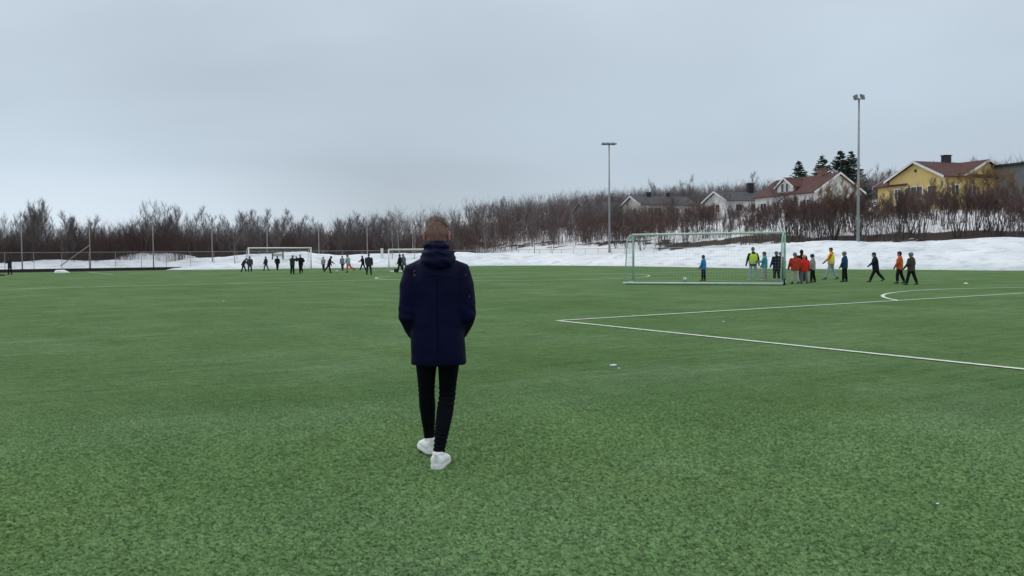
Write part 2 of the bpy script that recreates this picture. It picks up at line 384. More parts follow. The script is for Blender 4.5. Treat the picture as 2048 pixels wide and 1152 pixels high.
# ------------------------------------------------------------------ turf fibres near the viewer
def turf_fibres():
    mb = MB(); n = 24; R0, R1 = 2.6, 11.6
    nr = 14; half = math.radians(37)
    for i in range(nr + 1):
        r = R0 + (R1 - R0) * i / nr
        for j in range(n + 1):
            w = -half + 2 * half * j / n; mb.v.append((r * math.sin(w), r * math.cos(w), 0.001))
    for i in range(nr):
        for j in range(n):
            k = i * (n + 1) + j; mb.f.append((k, k + 1, k + n + 2, k + n + 1))
    o = mb.build('turf_fibres', BLADE); tag(o, kind='stuff')
    g = bpy.data.node_groups.new('fibres', 'GeometryNodeTree')
    g.interface.new_socket('Geometry', in_out='INPUT', socket_type='NodeSocketGeometry'); g.interface.new_socket('Geometry', in_out='OUTPUT', socket_type='NodeSocketGeometry')
    n_ = g.nodes.new; l_ = g.links.new
    gi = n_('NodeGroupInput'); go = n_('NodeGroupOutput')
    pos = n_('GeometryNodeInputPosition'); ln = n_('ShaderNodeVectorMath'); ln.operation = 'LENGTH'; l_(pos.outputs[0], ln.inputs[0])
    mr = n_('ShaderNodeMapRange'); l_(ln.outputs['Value'], mr.inputs[0]); mr.inputs[1].default_value = 4.2; mr.inputs[2].default_value = 11.5; mr.inputs[3].default_value = FIB_D; mr.inputs[4].default_value = 0; mr.interpolation_type = 'SMOOTHSTEP'
    dp = n_('GeometryNodeDistributePointsOnFaces'); l_(gi.outputs[0], dp.inputs['Mesh']); l_(mr.outputs[0], dp.inputs['Density'])
    jn = n_('GeometryNodeJoinGeometry')
    rr = random.Random(3)
    for i in range(6):
        c = n_('GeometryNodeMeshCone'); c.inputs['Vertices'].default_value = 3; c.fill_type = 'NONE'
        c.inputs['Radius Top'].default_value = .0002; c.inputs['Radius Bottom'].default_value = .0014; c.inputs['Depth'].default_value = rr.uniform(.011, .021)
        tr = n_('GeometryNodeTransform'); l_(c.outputs['Mesh'], tr.inputs['Geometry'])
        w = rr.uniform(0, 2 * PI); rad = rr.uniform(.001, .008)
        tr.inputs['Translation'].default_value = (rad * math.cos(w), rad * math.sin(w), 0)
        tr.inputs['Rotation'].default_value = (rr.choice((-1, 1)) * rr.uniform(.35, 1.35), rr.uniform(-.9, .9), w)
        l_(tr.outputs[0], jn.inputs[0])
    ip = n_('GeometryNodeInstanceOnPoints'); l_(dp.outputs['Points'], ip.inputs['Points']); l_(jn.outputs[0], ip.inputs['Instance'])
    rv = n_('FunctionNodeRandomValue'); rv.data_type = 'FLOAT_VECTOR'; rv.inputs[0].default_value = (-.15, -.15, 0); rv.inputs[1].default_value = (.15, .15, 6.28)
    rs = n_('FunctionNodeRandomValue'); rs.data_type = 'FLOAT'; rs.inputs[2].default_value = .6; rs.inputs[3].default_value = 1.25
    l_(rv.outputs[0], ip.inputs['Rotation']); l_(rs.outputs[1], ip.inputs['Scale'])
    sm = n_('GeometryNodeSetMaterial'); sm.inputs['Material'].default_value = BLADE; l_(ip.outputs[0], sm.inputs['Geometry']); l_(sm.outputs[0], go.inputs[0])
    md = o.modifiers.new('fibres', 'NODES'); md.node_group = g
FIB_D = 6800
turf_fibres()

# ------------------------------------------------------------------ snow bank round the far and right edge
# (a, b) of the toe, sight column, sight row of the crest, crest distance from the toe
bank = [(-24, 90.6, None, 1.0, 4), (-14, 90.6, None, 1.2, 4), (-7.7, 90.6, 0, 527, 3.5), (-3.3, 90.6, 100, 519, 4), (1.7, 90.6, 200, 521, 4), (6, 90.5, 290, 518, 4), (9.0, 90.0, 332, 522, 4),
        (13.5, 88.3, 405, 514, 5), (17.7, 86.6, 500, 508, 6), (21, 85.2, 545, 504, 6), (24.6, 84.2, 620, 504, 6), (29, 84.0, 700, 510, 5.5), (33.5, 83.4, 770, 508, 6),
        (40, 83.0, 860, 505, 6), (46, 81.6, 950, 505, 6), (51, 78.5, 1060, 507, 6), (53.0, 72, 1130, 508, 6), (53.4, 64, 1210, 503, 5), (53.2, 57.1, 1300, 499, 5), (51.8, 47.6, 1400, 491, 6),
        (50.6, 39.7, 1500, 486, 6), (50.9, 36, 1550, 481, 6), (51.4, 31, 1660, 484, 6), (52.4, 28, 1720, 486, 5), (52.9, 25, 1780, 481, 5), (53.2, 21, 1870, 476, 5), (54.0, 17.6, 1980, 475, 5), (55.2, 14.0, 2060, 467, 5),
        (56, 8, None, 2.7, 5), (56.5, 0, None, 2.6, 5), (57, -20, None, 2.4, 5)]
def smooth_path(P, step=.6):
    P = [Vector(p) for p in P]; out_ = []; 
    for i in range(len(P) - 1):
        p0 = P[max(i - 1, 0)]; p1 = P[i]; p2 = P[i + 1]; p3 = P[min(i + 2, len(P) - 1)]
        n = max(2, int((p2 - p1).length / step))
        for k in range(n):
            t = k / n
            out_.append((.5 * ((2 * p1) + (p2 - p0) * t + (2 * p0 - 5 * p1 + 4 * p2 - p3) * t * t + (3 * p1 - p0 - 3 * p2 + p3) * t ** 3), i + t))
    out_.append((P[-1], len(P) - 1)); return out_
path = smooth_path([(p[0], p[1]) for p in bank])
hs = []; cs = []
raw_n = []
for i in range(len(path)):
    q0 = path[max(i - 6, 0)][0]; q1 = path[min(i + 6, len(path) - 1)][0]; t = (q1 - q0).normalized(); raw_n.append(Vector((-t.y, t.x)) if False else Vector((t.y, -t.x)) * -1)
for k, p in enumerate(bank):
    i = min(range(len(path)), key=lambda j: abs(path[j][1] - k)); nrm = raw_n[i]
    c = Vector((p[0], p[1])) + nrm * p[4]
    w = ab(c.x, c.y)
    if p[2] is None: hs.append(p[3])
    else:
        d = _F + R2 * ((p[2] - 1024) / FPX) - U2 * ((p[3] - 576) / FPX)
        hs.append(CAM_H + d.z * (w.y / d.y))
    cs.append(p[4])
def bank_shape(x):    # x = distance / crest distance
    X = [0, .04, .12, .3, .45, .6, .8, 1.0, 1.15, 1.5, 2.0, 2.6]; Y = [0, .12, .24, .40, .52, .74, .93, 1.0, .98, .78, .45, -.3]
    return float(np.interp(x, X, Y))
mb = MB(); cols_ = 34
for i, (p, s) in enumerate(path):
    h = float(np.interp(s, range(len(hs)), hs)); c = float(np.interp(s, range(len(cs)), cs)); nr = raw_n[i]
    for j in range(cols_):
        x = 2.6 * (j / (cols_ - 1)) ** 1.35; q = p + nr * (x * c)
        toe = .25 * noise.noise(Vector((p.x * .5, p.y * .5, 4))) if j < 3 else 0
        q = q + nr * toe
        f = min(1, x * 3); 
        z = bank_shape(x) * h
        z += f * (.26 * noise.noise(Vector((q.x * .35, q.y * .35, 1))) + .20 * noise.noise(Vector((q.x * .9, q.y * .9, 5))) + .10 * noise.noise(Vector((q.x * 2.4, q.y * 2.4, 9)))) * (0.35 if .85 < x < 1.3 else 1.0) * min(1, h / 1.5)
        z += .24 * math.sin(PI * min(1, max(0, x))) * noise.noise(Vector((i * .11, x * 5.5, 3))) * min(1, h / 2) + (.10 * noise.noise(Vector((i * .22, 0, 8))) if .7 < x < 1.5 else 0)
        z = max(z, -.1) if j == 0 else z
        mb.v.append(tuple(ab(q.x, q.y, z - (.02 if j == 0 else 0))))
for i in range(len(path) - 1):
    for j in range(cols_ - 1):
        k = i * cols_ + j; mb.f.append((k, k + 1, k + cols_ + 1, k + cols_))
o = mb.build('snow_bank', SNOW, smooth=True); fix_normals(o.data); tag(o, kind='structure')
# verge and edging board on the left of the far end
VERGE = mat('worn_verge', (.13, .085, .06), var=.4, scale=1.2)
sheet('verge', [(-30, 88.2), (11, 88.2), (11, 90.9), (-30, 90.9)], .006, VERGE)
mb = MB(); mb.box((0, 0, 0), (34, .06, .34)); o = mb.build('edging_board', simple('dark_board', (.03, .03, .032), var=.3)); o.location = ab(-6.5, 90.2, .17); o.rotation_euler = (0, 0, TH); tag(o, kind='structure')

# ------------------------------------------------------------------ trees
def gen_tree(seed, H=7.5, limbs=13, subs=8, twigs=8, spread=1.0, stems=1, base=.28, tr=.075, twl=.75, low=False, twr=.009, upright=.55):
    r = random.Random(seed); T = MB(); C = MB()
    def bend(p, d, L_, n, wob, up=0.0):
        pts = [p.copy()]; d = d.normalized()
        for i in range(n):
            d = (d + Vector((r.uniform(-wob, wob), r.uniform(-wob, wob), r.uniform(-wob, wob) + up))).normalized(); p = p + d * (L_ / n); pts.append(p.copy())
        return pts
    for st in range(stems):
        if stems > 1:
            w = 2 * PI * (st + r.random()) / stems; lean = r.uniform(.08, .38) * spread; d0 = Vector((math.cos(w) * lean, math.sin(w) * lean, 1)); h = H * r.uniform(.75, 1.0); off = Vector((math.cos(w), math.sin(w), 0)) * r.uniform(.05, .35)
        else: d0 = Vector((r.uniform(-.06, .06), r.uniform(-.06, .06), 1)); h = H; off = Vector()
        tp = bend(off - Vector((0, 0, .4)), d0, h * .93, 7, .09, .05); k = tr * r.uniform(.6, 1.0) if stems > 1 else tr
        T.tube(tp, [max(.010, k * (1 - i / 7.4) ** 1.2) for i in range(8)], 5, False)
        nl = limbs if stems == 1 else max(3, limbs // 2)
        for i in range(nl):
            f = base + (1 - base) * ((i + r.random()) / nl) * .96; x = f * 7; a = int(min(x, 6)); p = tp[a].lerp(tp[a + 1], x - a)
            w = r.uniform(0, 2 * PI); L_ = H * (.34 * (1 - .62 * (f - base) / (1 - base)) + .05) * r.uniform(.7, 1.15) * (spread if stems == 1 else .6)
            d = Vector((math.cos(w), math.sin(w), upright * 2 * r.uniform(.7, 1.5)))
            lp = bend(p, d, L_, 4, .16, .10); rl = max(.009, k * .30 * (1 - f * .6))
            T.tube(lp, [rl, rl * .75, rl * .55, rl * .38, rl * .2], 3 if low else 4, False)
            for j in range(subs):
                g = .2 + .8 * (j + r.random()) / subs; x = min(g * 4, 3.99); b_ = int(x); q = lp[b_].lerp(lp[b_ + 1], x - b_)
                dd = (lp[b_ + 1] - lp[b_]).normalized() + Vector((r.uniform(-.9, .9), r.uniform(-.9, .9), r.uniform(-.2, .8))); sl = L_ * .42 * r.uniform(.5, 1.2) + .15
                sp = bend(q, dd, sl, 2, .2, .08)
                if low: C.spike(sp[0], sp[2], .013)
                else: C.tube(sp, [.009, .007, .004], 3, False)
                for t_ in range(twigs):
                    y = r.random(); e = sp[0].lerp(sp[2], .15 + .85 * y)
                    td = dd.normalized() * .8 + Vector((r.uniform(-.8, .8), r.uniform(-.8, .8), r.uniform(-.1, 1.1)))
                    C.spike(e, e + td.normalized() * twl * r.uniform(.35, 1.0), twr)
    return T, C
def protos(n, name, tm, cm_, **k):
    res = []
    for i in range(n):
        T, C = gen_tree(100 + i * 17 + len(name), **k); res.append((T.mesh(name + '_trunk', tm), C.mesh(name + '_crown', cm_)))
    return res
birch = protos(4, 'birch', BARK, TWIG, H=7.5, limbs=14, subs=7, twigs=6, spread=.72, upright=.85, tr=.065, base=.34, twl=.8, twr=.0085) + protos(4, 'clump_birch', BARK, TWIG, H=7.4, stems=4, limbs=11, subs=6, twigs=6, spread=.8, upright=.95, tr=.055, base=.36, twl=.75, twr=.0085)
birch_far = protos(5, 'far_birch', BARK, TWIG, H=7.5, limbs=13, subs=7, twigs=6, low=True, twr=.012, spread=.75, upright=.8, tr=.06, base=.34)
shrub = protos(7, 'shrub', BARK, TWIGR, H=4.9, stems=5, limbs=10, subs=6, twigs=6, twl=.62, base=.48, tr=.075, upright=1.0, spread=1.0)
def willow_protos():
    T, C = gen_tree(991, H=6.6, stems=9, limbs=10, subs=6, twigs=6, twl=.8, base=.3, tr=.075, upright=1.0, spread=.9); return T.mesh('willow_trunk', mat('willow_bark', (.12, .075, .045), var=.4)), C.mesh('willow_crown', TWIGY)
N_TREES = 0
def plant(pr, loc, sc, label, group, name='birch_tree', cat='tree', rz=None, sxy=None):
    global N_TREES; N_TREES += 1
    e = empty(name, loc, random.uniform(0, 6.28) if rz is None else rz); e.scale = (sxy or sc, sxy or sc, sc)
    tag(e, label, cat, group)
    link('trunk', pr[0], e); link('crown', pr[1], e)
    return e
def sight_col(x, y): return 1024 + FPX * x / y
# woodland behind the far fence: single trees
def hword(s, lo, hi): return 'low' if s < lo else ('tall' if s > hi else 'middling')
def rword(q, n1, n2): return 'front row' if q < n1 else ('second row' if q < n2 else 'deep row')
def region_label(px):
    for lim, txt in ((120, 'bare birch behind the far fence, in the clump at the left edge'), (255, 'bare birch behind the far fence, around the braced net pole'),
                     (385, 'bare birch behind the far fence, in the round clump beyond the braced pole'), (490, 'bare birch behind the far fence, left of the white far goal'),
                     (640, 'bare birch in the wood directly behind the white far goal'), (850, 'bare birch in the wood behind the small far goal'),
                     (1010, 'bare birch behind the fence, just right of the walking man'), (1230, 'bare birch on the snowy slope left of the shorter looking floodlight mast'),
                     (1420, 'bare birch around the grey roofed cream house'), (1560, 'bare birch around the white house with the dark chimney'), (5000, 'bare birch on the hill above the red roofed houses')):
        if px < lim: return txt
used_lab = 0
rt = random.Random(21)
cnt = 0
def hprof(px):   # how tall the wood stands along the view, from the photograph's skyline
    return float(np.interp(px, [0, 40, 75, 105, 120, 160, 215, 235, 265, 300, 345, 400, 430, 450, 520, 560, 600, 660, 740, 800, 850, 960, 1050, 1200], [.85, .95, 1.08, 1.05, .8, .95, .82, .66, .72, 1.0, .98, .88, 1.0, .82, 1.0, .95, .82, .86, .95, .9, .86, .9, .92, .95]))
while cnt < 205:
    a = rt.uniform(-16, 58); dep = rt.random() ** 1.5 * 26; b = 93.5 + dep
    if a > 42: b = rt.uniform(92, 120); a = rt.uniform(40, 74)
    if a > 57 and rt.random() < .5: b = rt.uniform(66, 95)
    w = ab(a, b); px = sight_col(w.x, w.y)
    if px < -40 or px > 1240: continue
    z = terrain(a, b); s = hprof(px) * rt.uniform(.72, 1.06) * (1.0 + dep * .006) * (.86 if px > 930 else 1) * (.78 if 3 < a < 16 and b < 102 else 1)
    lb = region_label(px).replace('bare birch', '%s %s birch' % (hword(s, .78, .93), rword(dep, 3.5, 9))); plant(birch[rt.randrange(8)] if dep < 14 else birch_far[rt.randrange(5)], (w.x, w.y, z), s, lb, 'bare birches of the wood behind the far end', sxy=s * rt.uniform(.8, 1.05)); cnt += 1
# pale trunks standing out
for px, D, h in ((783, 112, 7.0), (800, 111, 7.2), (826, 113, 6.5), (470, 104, 5.5), (972, 118, 6)):
    w = at_depth(px, 505, D); a, b = to_ab(w.x, w.y)
    T, C = gen_tree(int(px), H=7.5, limbs=8, subs=5, twigs=6, tr=.085)
    plant((T.mesh('pale_trunk', BARKP), C.mesh('pale_crown', TWIG)), (w.x, w.y, terrain(a, b)), h / 7.5, 'pale barked birch with a straight light trunk behind the far fence', 'pale barked birches behind the far fence')
# trees round and above the houses
cnt = 0
while cnt < 78:
    a = rt.uniform(70, 190); b = rt.uniform(5, 135); w = ab(a, b); px = sight_col(w.x, w.y); d = a - 54.2
    if px < 1150 or px > 2090 or w.y < 120: continue
    if d < 44 and px > 1230: continue
    if 1500 < px < 1720 and d < 60: continue
    s = rt.uniform(.5, .88)
    plant(birch_far[rt.randrange(5)], (w.x, w.y, terrain(a, b)), s, (region_label(px).replace('around', 'on the hill above') if px > 1230 else 'bare birch on the slope behind the shorter looking floodlight mast').replace('bare birch', '%s %s birch' % (hword(s, .62, .76), rword(w.y, 145, 165))), 'bare birches on the hill round the houses'); cnt += 1
for px, D, h, lab in ((1745, 150, 7.4, 'bare round birch standing above the hill between the spruces and the yellow house'), (1890, 125, 7.2, 'bare birch rising behind the chimney of the yellow house'),
                 (1375, 165, 8.8, 'tall bare tree above the right end of the grey roofed white house'), (1310, 165, 7.6, 'bare tree above the ridge of the grey roofed white house'), (1520, 150, 7.6, 'bare tree right of the dark chimney, before the red roof')):
    w = at_depth(px, 400, D); a, b = to_ab(w.x, w.y)
    plant(birch[rt.randrange(7)], (w.x, w.y, terrain(a, b)), h / 7.5, lab, None)
# shrub belt on the slope at the right
def belt_label(px):
    for lim, txt in ((1290, 'many stemmed bare alder shrub below the grey roofed house, left of the big goal post'), (1400, 'many stemmed bare alder shrub in front of the grey roofed white house'),
                     (1510, 'many stemmed bare alder shrub in front of the house with the dark chimney'), (1630, 'many stemmed bare alder shrub in front of the long red roof'),
                     (1730, 'many stemmed bare alder shrub around the tall floodlight mast'), (1850, 'many stemmed bare alder shrub below the left gable of the yellow house'),
                     (1950, 'many stemmed bare alder shrub below the valley of the yellow house roof'), (5000, 'many stemmed bare alder shrub on the snow slope at the right edge')):
        if px < lim: return txt
cnt = 0; placed = []
while cnt < 196:
    d = rt.choice((rt.uniform(5, 9), rt.uniform(8, 16), rt.uniform(14, 22))); a = 54.2 + d; b = rt.uniform(6, 80); w = ab(a, b); px = sight_col(w.x, w.y)
    if px < 1215 or px > 2110: continue
    if any((q - w).length < .75 for q in placed): continue
    placed.append(w); s = rt.uniform(.66, 1.0) * (1.08 if d < 12 else .82)
    if px < 1560 and rt.random() < .25: continue
    if px < 1560: s *= .86 if px > 1400 else (.66 if 1235 < px < 1310 else .76)
    if px > 1730 and d > 9: s *= .9
    plant(shrub[rt.randrange(7)], (w.x, w.y, terrain(a, b)), s, belt_label(px).replace('many stemmed bare', '%s %s' % (hword(s, .72, .9), rword(d, 9, 14))), 'many stemmed alder shrubs on the slope behind the snow bank', name='alder_shrub', cat='shrub'); cnt += 1
screen = protos(3, 'young_birch', BARK, TWIGY, H=6, stems=4, limbs=12, subs=7, twigs=7, spread=.8, upright=1.0, tr=.045, base=.3, twl=.7, twr=.011)
for px, D, h, lab in ((1943, 92, 5.0, 'young yellowish birch clump screening the right gable of the yellow house'), (1962, 93, 5.5, 'tallest yellowish birch clump, before the apex of the right gable'), (1985, 92, 5.1, 'yellowish birch clump under the right slope of the right gable'),
                      (1862, 92, 4.3, 'young birch clump before the corner of the yellow left gable'), (1820, 91, 4.0, 'young birch clump before the window of the yellow left gable'), (1905, 93, 4.2, 'young birch clump below the valley of the yellow house roof'),
                      (1648, 100, 5.6, 'young birch clump before the left slope of the white gable'), (1702, 98, 5.6, 'young birch clump just left of the tall mast, before the white gable'), (1545, 104, 5.6, 'young birch clump before the left end of the long red roof'),
                      (1462, 108, 5.6, 'young birch clump before the dark grey roof'), (1268, 118, 5.4, 'young birch clump before the cream gable'), (1340, 116, 5.2, 'young birch clump before the long cream wall'), (1235, 120, 6.8, 'young birch clump just right of the shorter looking mast'), (1190, 125, 7.2, 'young birch clump left of the shorter looking mast'), (2025, 93, 4.3, 'young birch clump by the flat roofed building')):
    w = at_depth(px, 440, D); a, b = to_ab(w.x, w.y); plant(screen[rt.randrange(3)] if px > 1600 else birch[rt.randrange(8)], (w.x, w.y, terrain(a, b)), h / (6 if px > 1600 else 7.5), lab.replace('yellowish ', 'yellowish '), None)
w = at_depth(1668, 480, 90); a, b = to_ab(w.x, w.y)
plant(willow_protos(), (w.x, w.y, terrain(a, b)), 1.0, 'big willow with many yellowish brown stems before the white gable of the red roofed house', None, name='willow_tree')
# low brushwood, nobody could count it
def brush(name, n, pick, h, m, seed, w_=.012, per=7):
    r = random.Random(seed); mb = MB(); k = 0; tries = 0
    while k < n and tries < n * 30:
        tries += 1
        q = pick(r)
        if q is None: continue
        a, b = q; w = ab(a, b, terrain(a, b)); k += 1; hh = h * r.uniform(.5, 1.15)
        for i in range(per):
            d = Vector((r.uniform(-.35, .35), r.uniform(-.35, .35), 1)); p = w + Vector((r.uniform(-.5, .5), r.uniform(-.5, .5), -.1)); e = p + d * hh * r.uniform(.6, 1)
            mb.spike(p, e, w_)
            for _ in range(5):
                f = r.uniform(.3, .95); s = p.lerp(e, f); mb.spike(s, s + (d + Vector((r.uniform(-.9, .9), r.uniform(-.9, .9), r.uniform(0, .4)))).normalized() * hh * .3, w_ * .7)
    o = mb.build(name, m); tag(o, kind='stuff'); return o
def pk_left(r):
    a = r.uniform(-18, 56); b = 94 + r.random() ** 1.2 * 30
    if a > 12 and b < 99 and r.random() < .8: return None
    return a, b
def pk_mid(r):
    a = r.uniform(28, 84); b = r.uniform(72, 128)
    return (a, b) if a > 63 or b > 96 else None
def pk_right(r):
    a = 54.2 + abs(r.gauss(0, 9)) + 6; b = r.uniform(4, 88); return (a, b)
def pk_hill(r):
    a = r.uniform(100, 260); b = r.uniform(-10, 200)
    w = ab(a, b); px = sight_col(w.x, max(w.y, 1)); return (a, b) if w.y > 100 and (930 if a < 140 else 860) < px < 2150 else None
def pk_back(r):
    a = r.uniform(-60, 70); b = r.uniform(112, 170); return (a, b)
brush('brushwood', 3200, pk_left, 4.5, TWIGR, 5, .015)
brush('brushwood', 1900, pk_mid, 4.0, TWIGR, 6, .015)
brush('brushwood', 260, pk_right, 2.0, TWIGR, 8, .011)
brush('hill_wood', 2600, pk_hill, 5.6, TWIG, 9, .03)
brush('back_wood', 1500, pk_back, 6.0, TWIG, 10, .028)

# spruces
def gen_spruce(seed, H=9, R=1.75):
    r = random.Random(seed); T = MB(); C = MB(); T.tube([(0, 0, -.3), (0, 0, H * .5), (0, 0, H)], [.13, .08, .01], 6, False)
    for i in range(430):
        f = r.random() ** .9; z = H * (.06 + .92 * (1 - f)); L_ = R * 1.6 * (.05 + .95 * f ** .9) * r.uniform(.62, 1.08); w = r.uniform(0, 2 * PI); d = Vector((math.cos(w), math.sin(w), 0))
        b0_ = Vector((0, 0, z)); mid_ = b0_ + d * L_ * .6 + Vector((0, 0, -L_ * .26 * f)); tip = b0_ + d * L_ + Vector((0, 0, -L_ * .22 * f + L_ * .12))
        C.spike(b0_, mid_, .025); C.spike(mid_, tip, .02)
        ns = int(6 + L_ * 10)
        for q in range(ns):
            g = .15 + .85 * q / ns; p = b0_.lerp(mid_, g / .6) if g < .6 else mid_.lerp(tip, (g - .6) / .4); side = Vector((-d.y, d.x, 0)) * r.choice((-1, 1))
            C.spike(p, p + (side * r.uniform(.4, 1) + d * .7 + Vector((0, 0, r.uniform(-.6, .05)))).normalized() * r.uniform(.16, .40) * (.7 + .5 * f), .07)
    return T.mesh('spruce_trunk', BARK), C.mesh('spruce_crown', NEEDLE)
for px, top, D, R, lab in ((1598, 320, 145, 2.7, 'small dark spruce behind the dormer of the red roofed house, leftmost of the spruces'), (1645, 308, 143, 2.8, 'pointed dark spruce right behind the brick chimney'),
                           (1681, 299, 140, 3.1, 'tall dense spruce, left one of the joined pair beside the mast'), (1702, 300, 138, 2.8, 'tall dense spruce, right one of the joined pair beside the mast')):
    w = at_depth(px, top, D); a, b = to_ab(w.x, w.y); z = terrain(a, b)
    plant(gen_spruce(int(px), w.z - z, R), (w.x, w.y, z), 1.0, lab, None, name='spruce_tree')

# ------------------------------------------------------------------ houses
Ud = Vector((.938, .346, 0)).normalized(); Gd = Vector((.346, -.938, 0)).normalized()
WHITE = simple('white_paint', (.72, .72, .70), var=.06, scale=2)
GLASS = simple('window_glass', (.045, .055, .065), rough=.12, spec=.6, var=.4, scale=.9)
def boarding(name, col):     # painted vertical boarding: grooves in fine relief
    m = mat(name, col, var=.10, scale=.7); t = m.node_tree; b = t.nodes['Principled BSDF']
    tcn = t.nodes.new('ShaderNodeTexCoord'); wv = t.nodes.new('ShaderNodeTexWave'); wv.inputs['Scale'].default_value = 1.3; wv.bands_direction = 'X'
    t.links.new(tcn.outputs['Object'], wv.inputs[0]); bp = t.nodes.new('ShaderNodeBump'); bp.inputs['Strength'].default_value = .5; bp.inputs['Distance'].default_value = .03
    t.links.new(wv.outputs['Fac'], bp.inputs['Height']); t.links.new(bp.outputs[0], b.inputs['Normal']); return m
YEL = boarding('yellow_boarding', (.66, .50, .195)); CREAM = boarding('cream_boarding', (.64, .62, .56)); OFFW = boarding('white_boarding', (.66, .65, .63)); DARKW = boarding('grey_cladding', (.16, .17, .18))
def roofing(name, col):
    m = mat(name, col, var=.2, scale=1.3, rough=.75); t = m.node_tree; b = t.nodes['Principled BSDF']
    tcn = t.nodes.new('ShaderNodeTexCoord'); wv = t.nodes.new('ShaderNodeTexWave'); wv.inputs['Scale'].default_value = .9; wv.bands_direction = 'Z'; wv.wave_profile = 'SAW'
    t.links.new(tcn.outputs['Object'], wv.inputs[0]); bp = t.nodes.new('ShaderNodeBump'); bp.inputs['Strength'].default_value = .6; bp.inputs['Distance'].default_value = .05
    t.links.new(wv.outputs['Fac'], bp.inputs['Height']); t.links.new(bp.outputs[0], b.inputs['Normal']); return m
REDR = roofing('red_roof_tiles', (.090, .036, .034)); GREYR = roofing('grey_roof_tiles', (.075, .078, .085)); BRICKM = simple('chimney_brick', (.22, .12, .09), var=.35, scale=6); BLACKM = simple('black_sheet_metal', (.025, .025, .028), rough=.5)
def gable_part(parent, apex, ridge_dir, length, hw, rise, z0, wallm, roofm, over=.45, rear_over=.3, front=True, trimm=None):
    """gabled block: apex = world point of the ridge at the front gable wall, ridge runs along ridge_dir"""
    O = parent.location; r = ridge_dir.normalized(); s = Vector((-r.y, r.x, 0)); ap = Vector(apex) - O; th = .14
    ze = ap.z - rise
    mb = MB(); w_ = hw - .02
    def P(t, x, z): q = ap + r * t + s * x; return Vector((q.x, q.y, z))
    f = [P(0, -w_, z0 - O.z), P(0, w_, z0 - O.z), P(0, w_, ze), P(0, 0, ap.z - .05), P(0, -w_, ze)]; g = [P(length, -w_, z0 - O.z), P(length, w_, z0 - O.z), P(length, w_, ze), P(length, 0, ap.z - .05), P(length, -w_, ze)]
    mb.add(f + g, [(0, 1, 2, 3, 4), (9, 8, 7, 6, 5), (1, 0, 5, 6), (2, 1, 6, 7), (0, 4, 9, 5), (4, 3, 8, 9), (3, 2, 7, 8)])
    mb.build('wall', wallm, parent)
    sl = rise / hw; eo = hw + .4
    for sg in (-1, 1):
        m2 = MB(); zE = ap.z - sl * eo
        q = [P(-over, 0, ap.z + .03), P(length + rear_over, 0, ap.z + .03), P(length + rear_over, sg * eo, zE + .03), P(-over, sg * eo, zE + .03)]
        q2 = [v + Vector((0, 0, th)) for v in q]
        m2.add(q + q2, [(3, 2, 1, 0), (4, 5, 6, 7), (0, 1, 5, 4), (1, 2, 6, 5), (2, 3, 7, 6), (3, 0, 4, 7)])
        ob = m2.build('roof', roofm, parent); fix_normals(ob.data)
        tm = MB(); d = .24
        x0, x1 = P(-over - .045, 0, ap.z + .03 + th), P(-over - .045, sg * eo, zE + .03 + th); y0, y1 = x0 + r * .04, x1 + r * .04
        dn = Vector((0, 0, -d)); up = Vector((0, 0, .03))
        tm.add([x0 + up, x1 + up, x1 + dn, x0 + dn, y0 + up, y1 + up, y1 + dn, y0 + dn], [(0, 1, 2, 3), (7, 6, 5, 4), (0, 4, 5, 1), (1, 5, 6, 2), (2, 6, 7, 3), (3, 7, 4, 0)])
        ob = tm.build('bargeboard', trimm or WHITE, parent); fix_normals(ob.data)
    return P
def window(parent, c, along, w=1.2, h=1.2, panes=2):
    """c world centre on wall surface; along = direction of wall; outward = right-hand"""
    O = parent.location; al = along.normalized(); outw = Vector((al.y, -al.x, 0)); c = Vector(c) - O
    F = MB(); rz = math.atan2(al.y, al.x); fr = .09
    c2 = c + outw * .03
    F.box(c2 + Vector((0, 0, h / 2 - fr / 2)), (w, .1, fr), rz); F.box(c2 - Vector((0, 0, h / 2 - fr / 2)), (w, .1, fr), rz)
    for k in range(panes + 1): F.box(c2 + al * (-w / 2 + fr / 2 + k * (w - fr) / panes), (fr if k in (0, panes) else .06, .098, h - 2 * fr), rz)
    fo = F.build('window', WHITE, parent)
    for k in range(panes):
        pw = (w - fr) / panes; g = MB(); g.box(c2 + al * (-w / 2 + fr / 2 + (k + .5) * pw), (pw - .05, .03, h - 2 * fr), rz); ob = g.build('pane', GLASS, fo)
def chimney(parent, c, m, w=.8, h=1.2):
    b = MB(); c = Vector(c) - parent.location; b.box(c, (w, w * .8, h), math.atan2(Ud.y, Ud.x)); b.box(c + Vector((0, 0, h / 2 + .04)), (w + .16, w * .8 + .16, .08), math.atan2(Ud.y, Ud.x)); b.build('chimney', m, parent)

# yellow house: two gables round an inner corner and a lower wing at the back left
A1 = Vector((46.2, 100, 11.55)); hy = empty('yellow_house', (50, 102, 5.6)); tag(hy, 'yellow wooden house with red roof, two white edged gables and black chimney', 'house')
gable_part(hy, A1, Ud, 12.5, 4.0, 1.85, 5.0, YEL, REDR)
A2 = Vector((53.7, 98.9, 11.55)); gable_part(hy, A2, -Gd, 9, 3.5, 1.75, 5.0, YEL, REDR)
NE = Vector((46.2, 100, 0)) + Ud * .15 - Gd * 6.0; gable_part(hy, NE + Ud * 3.4 + Vector((0, 0, 11.05)), Gd, 4.5, 3.4, 1.85, 5.0, YEL, REDR)
chimney(hy, A1 + Ud * 4.9 - Gd * .35 + Vector((0, 0, .4)), BLACKM, .85, 1.1)
for k, (x, z, w, h, n) in enumerate(((-.2, 8.1, 2.6, 1.5, 3), (-2.6, 8.1, 1.1, 1.3, 2), (2.4, 8.1, 1.3, 1.4, 2))): window(hy, Vector((46.2, 100, z)) + Gd * x - Ud * .0, Gd, w, h, n)
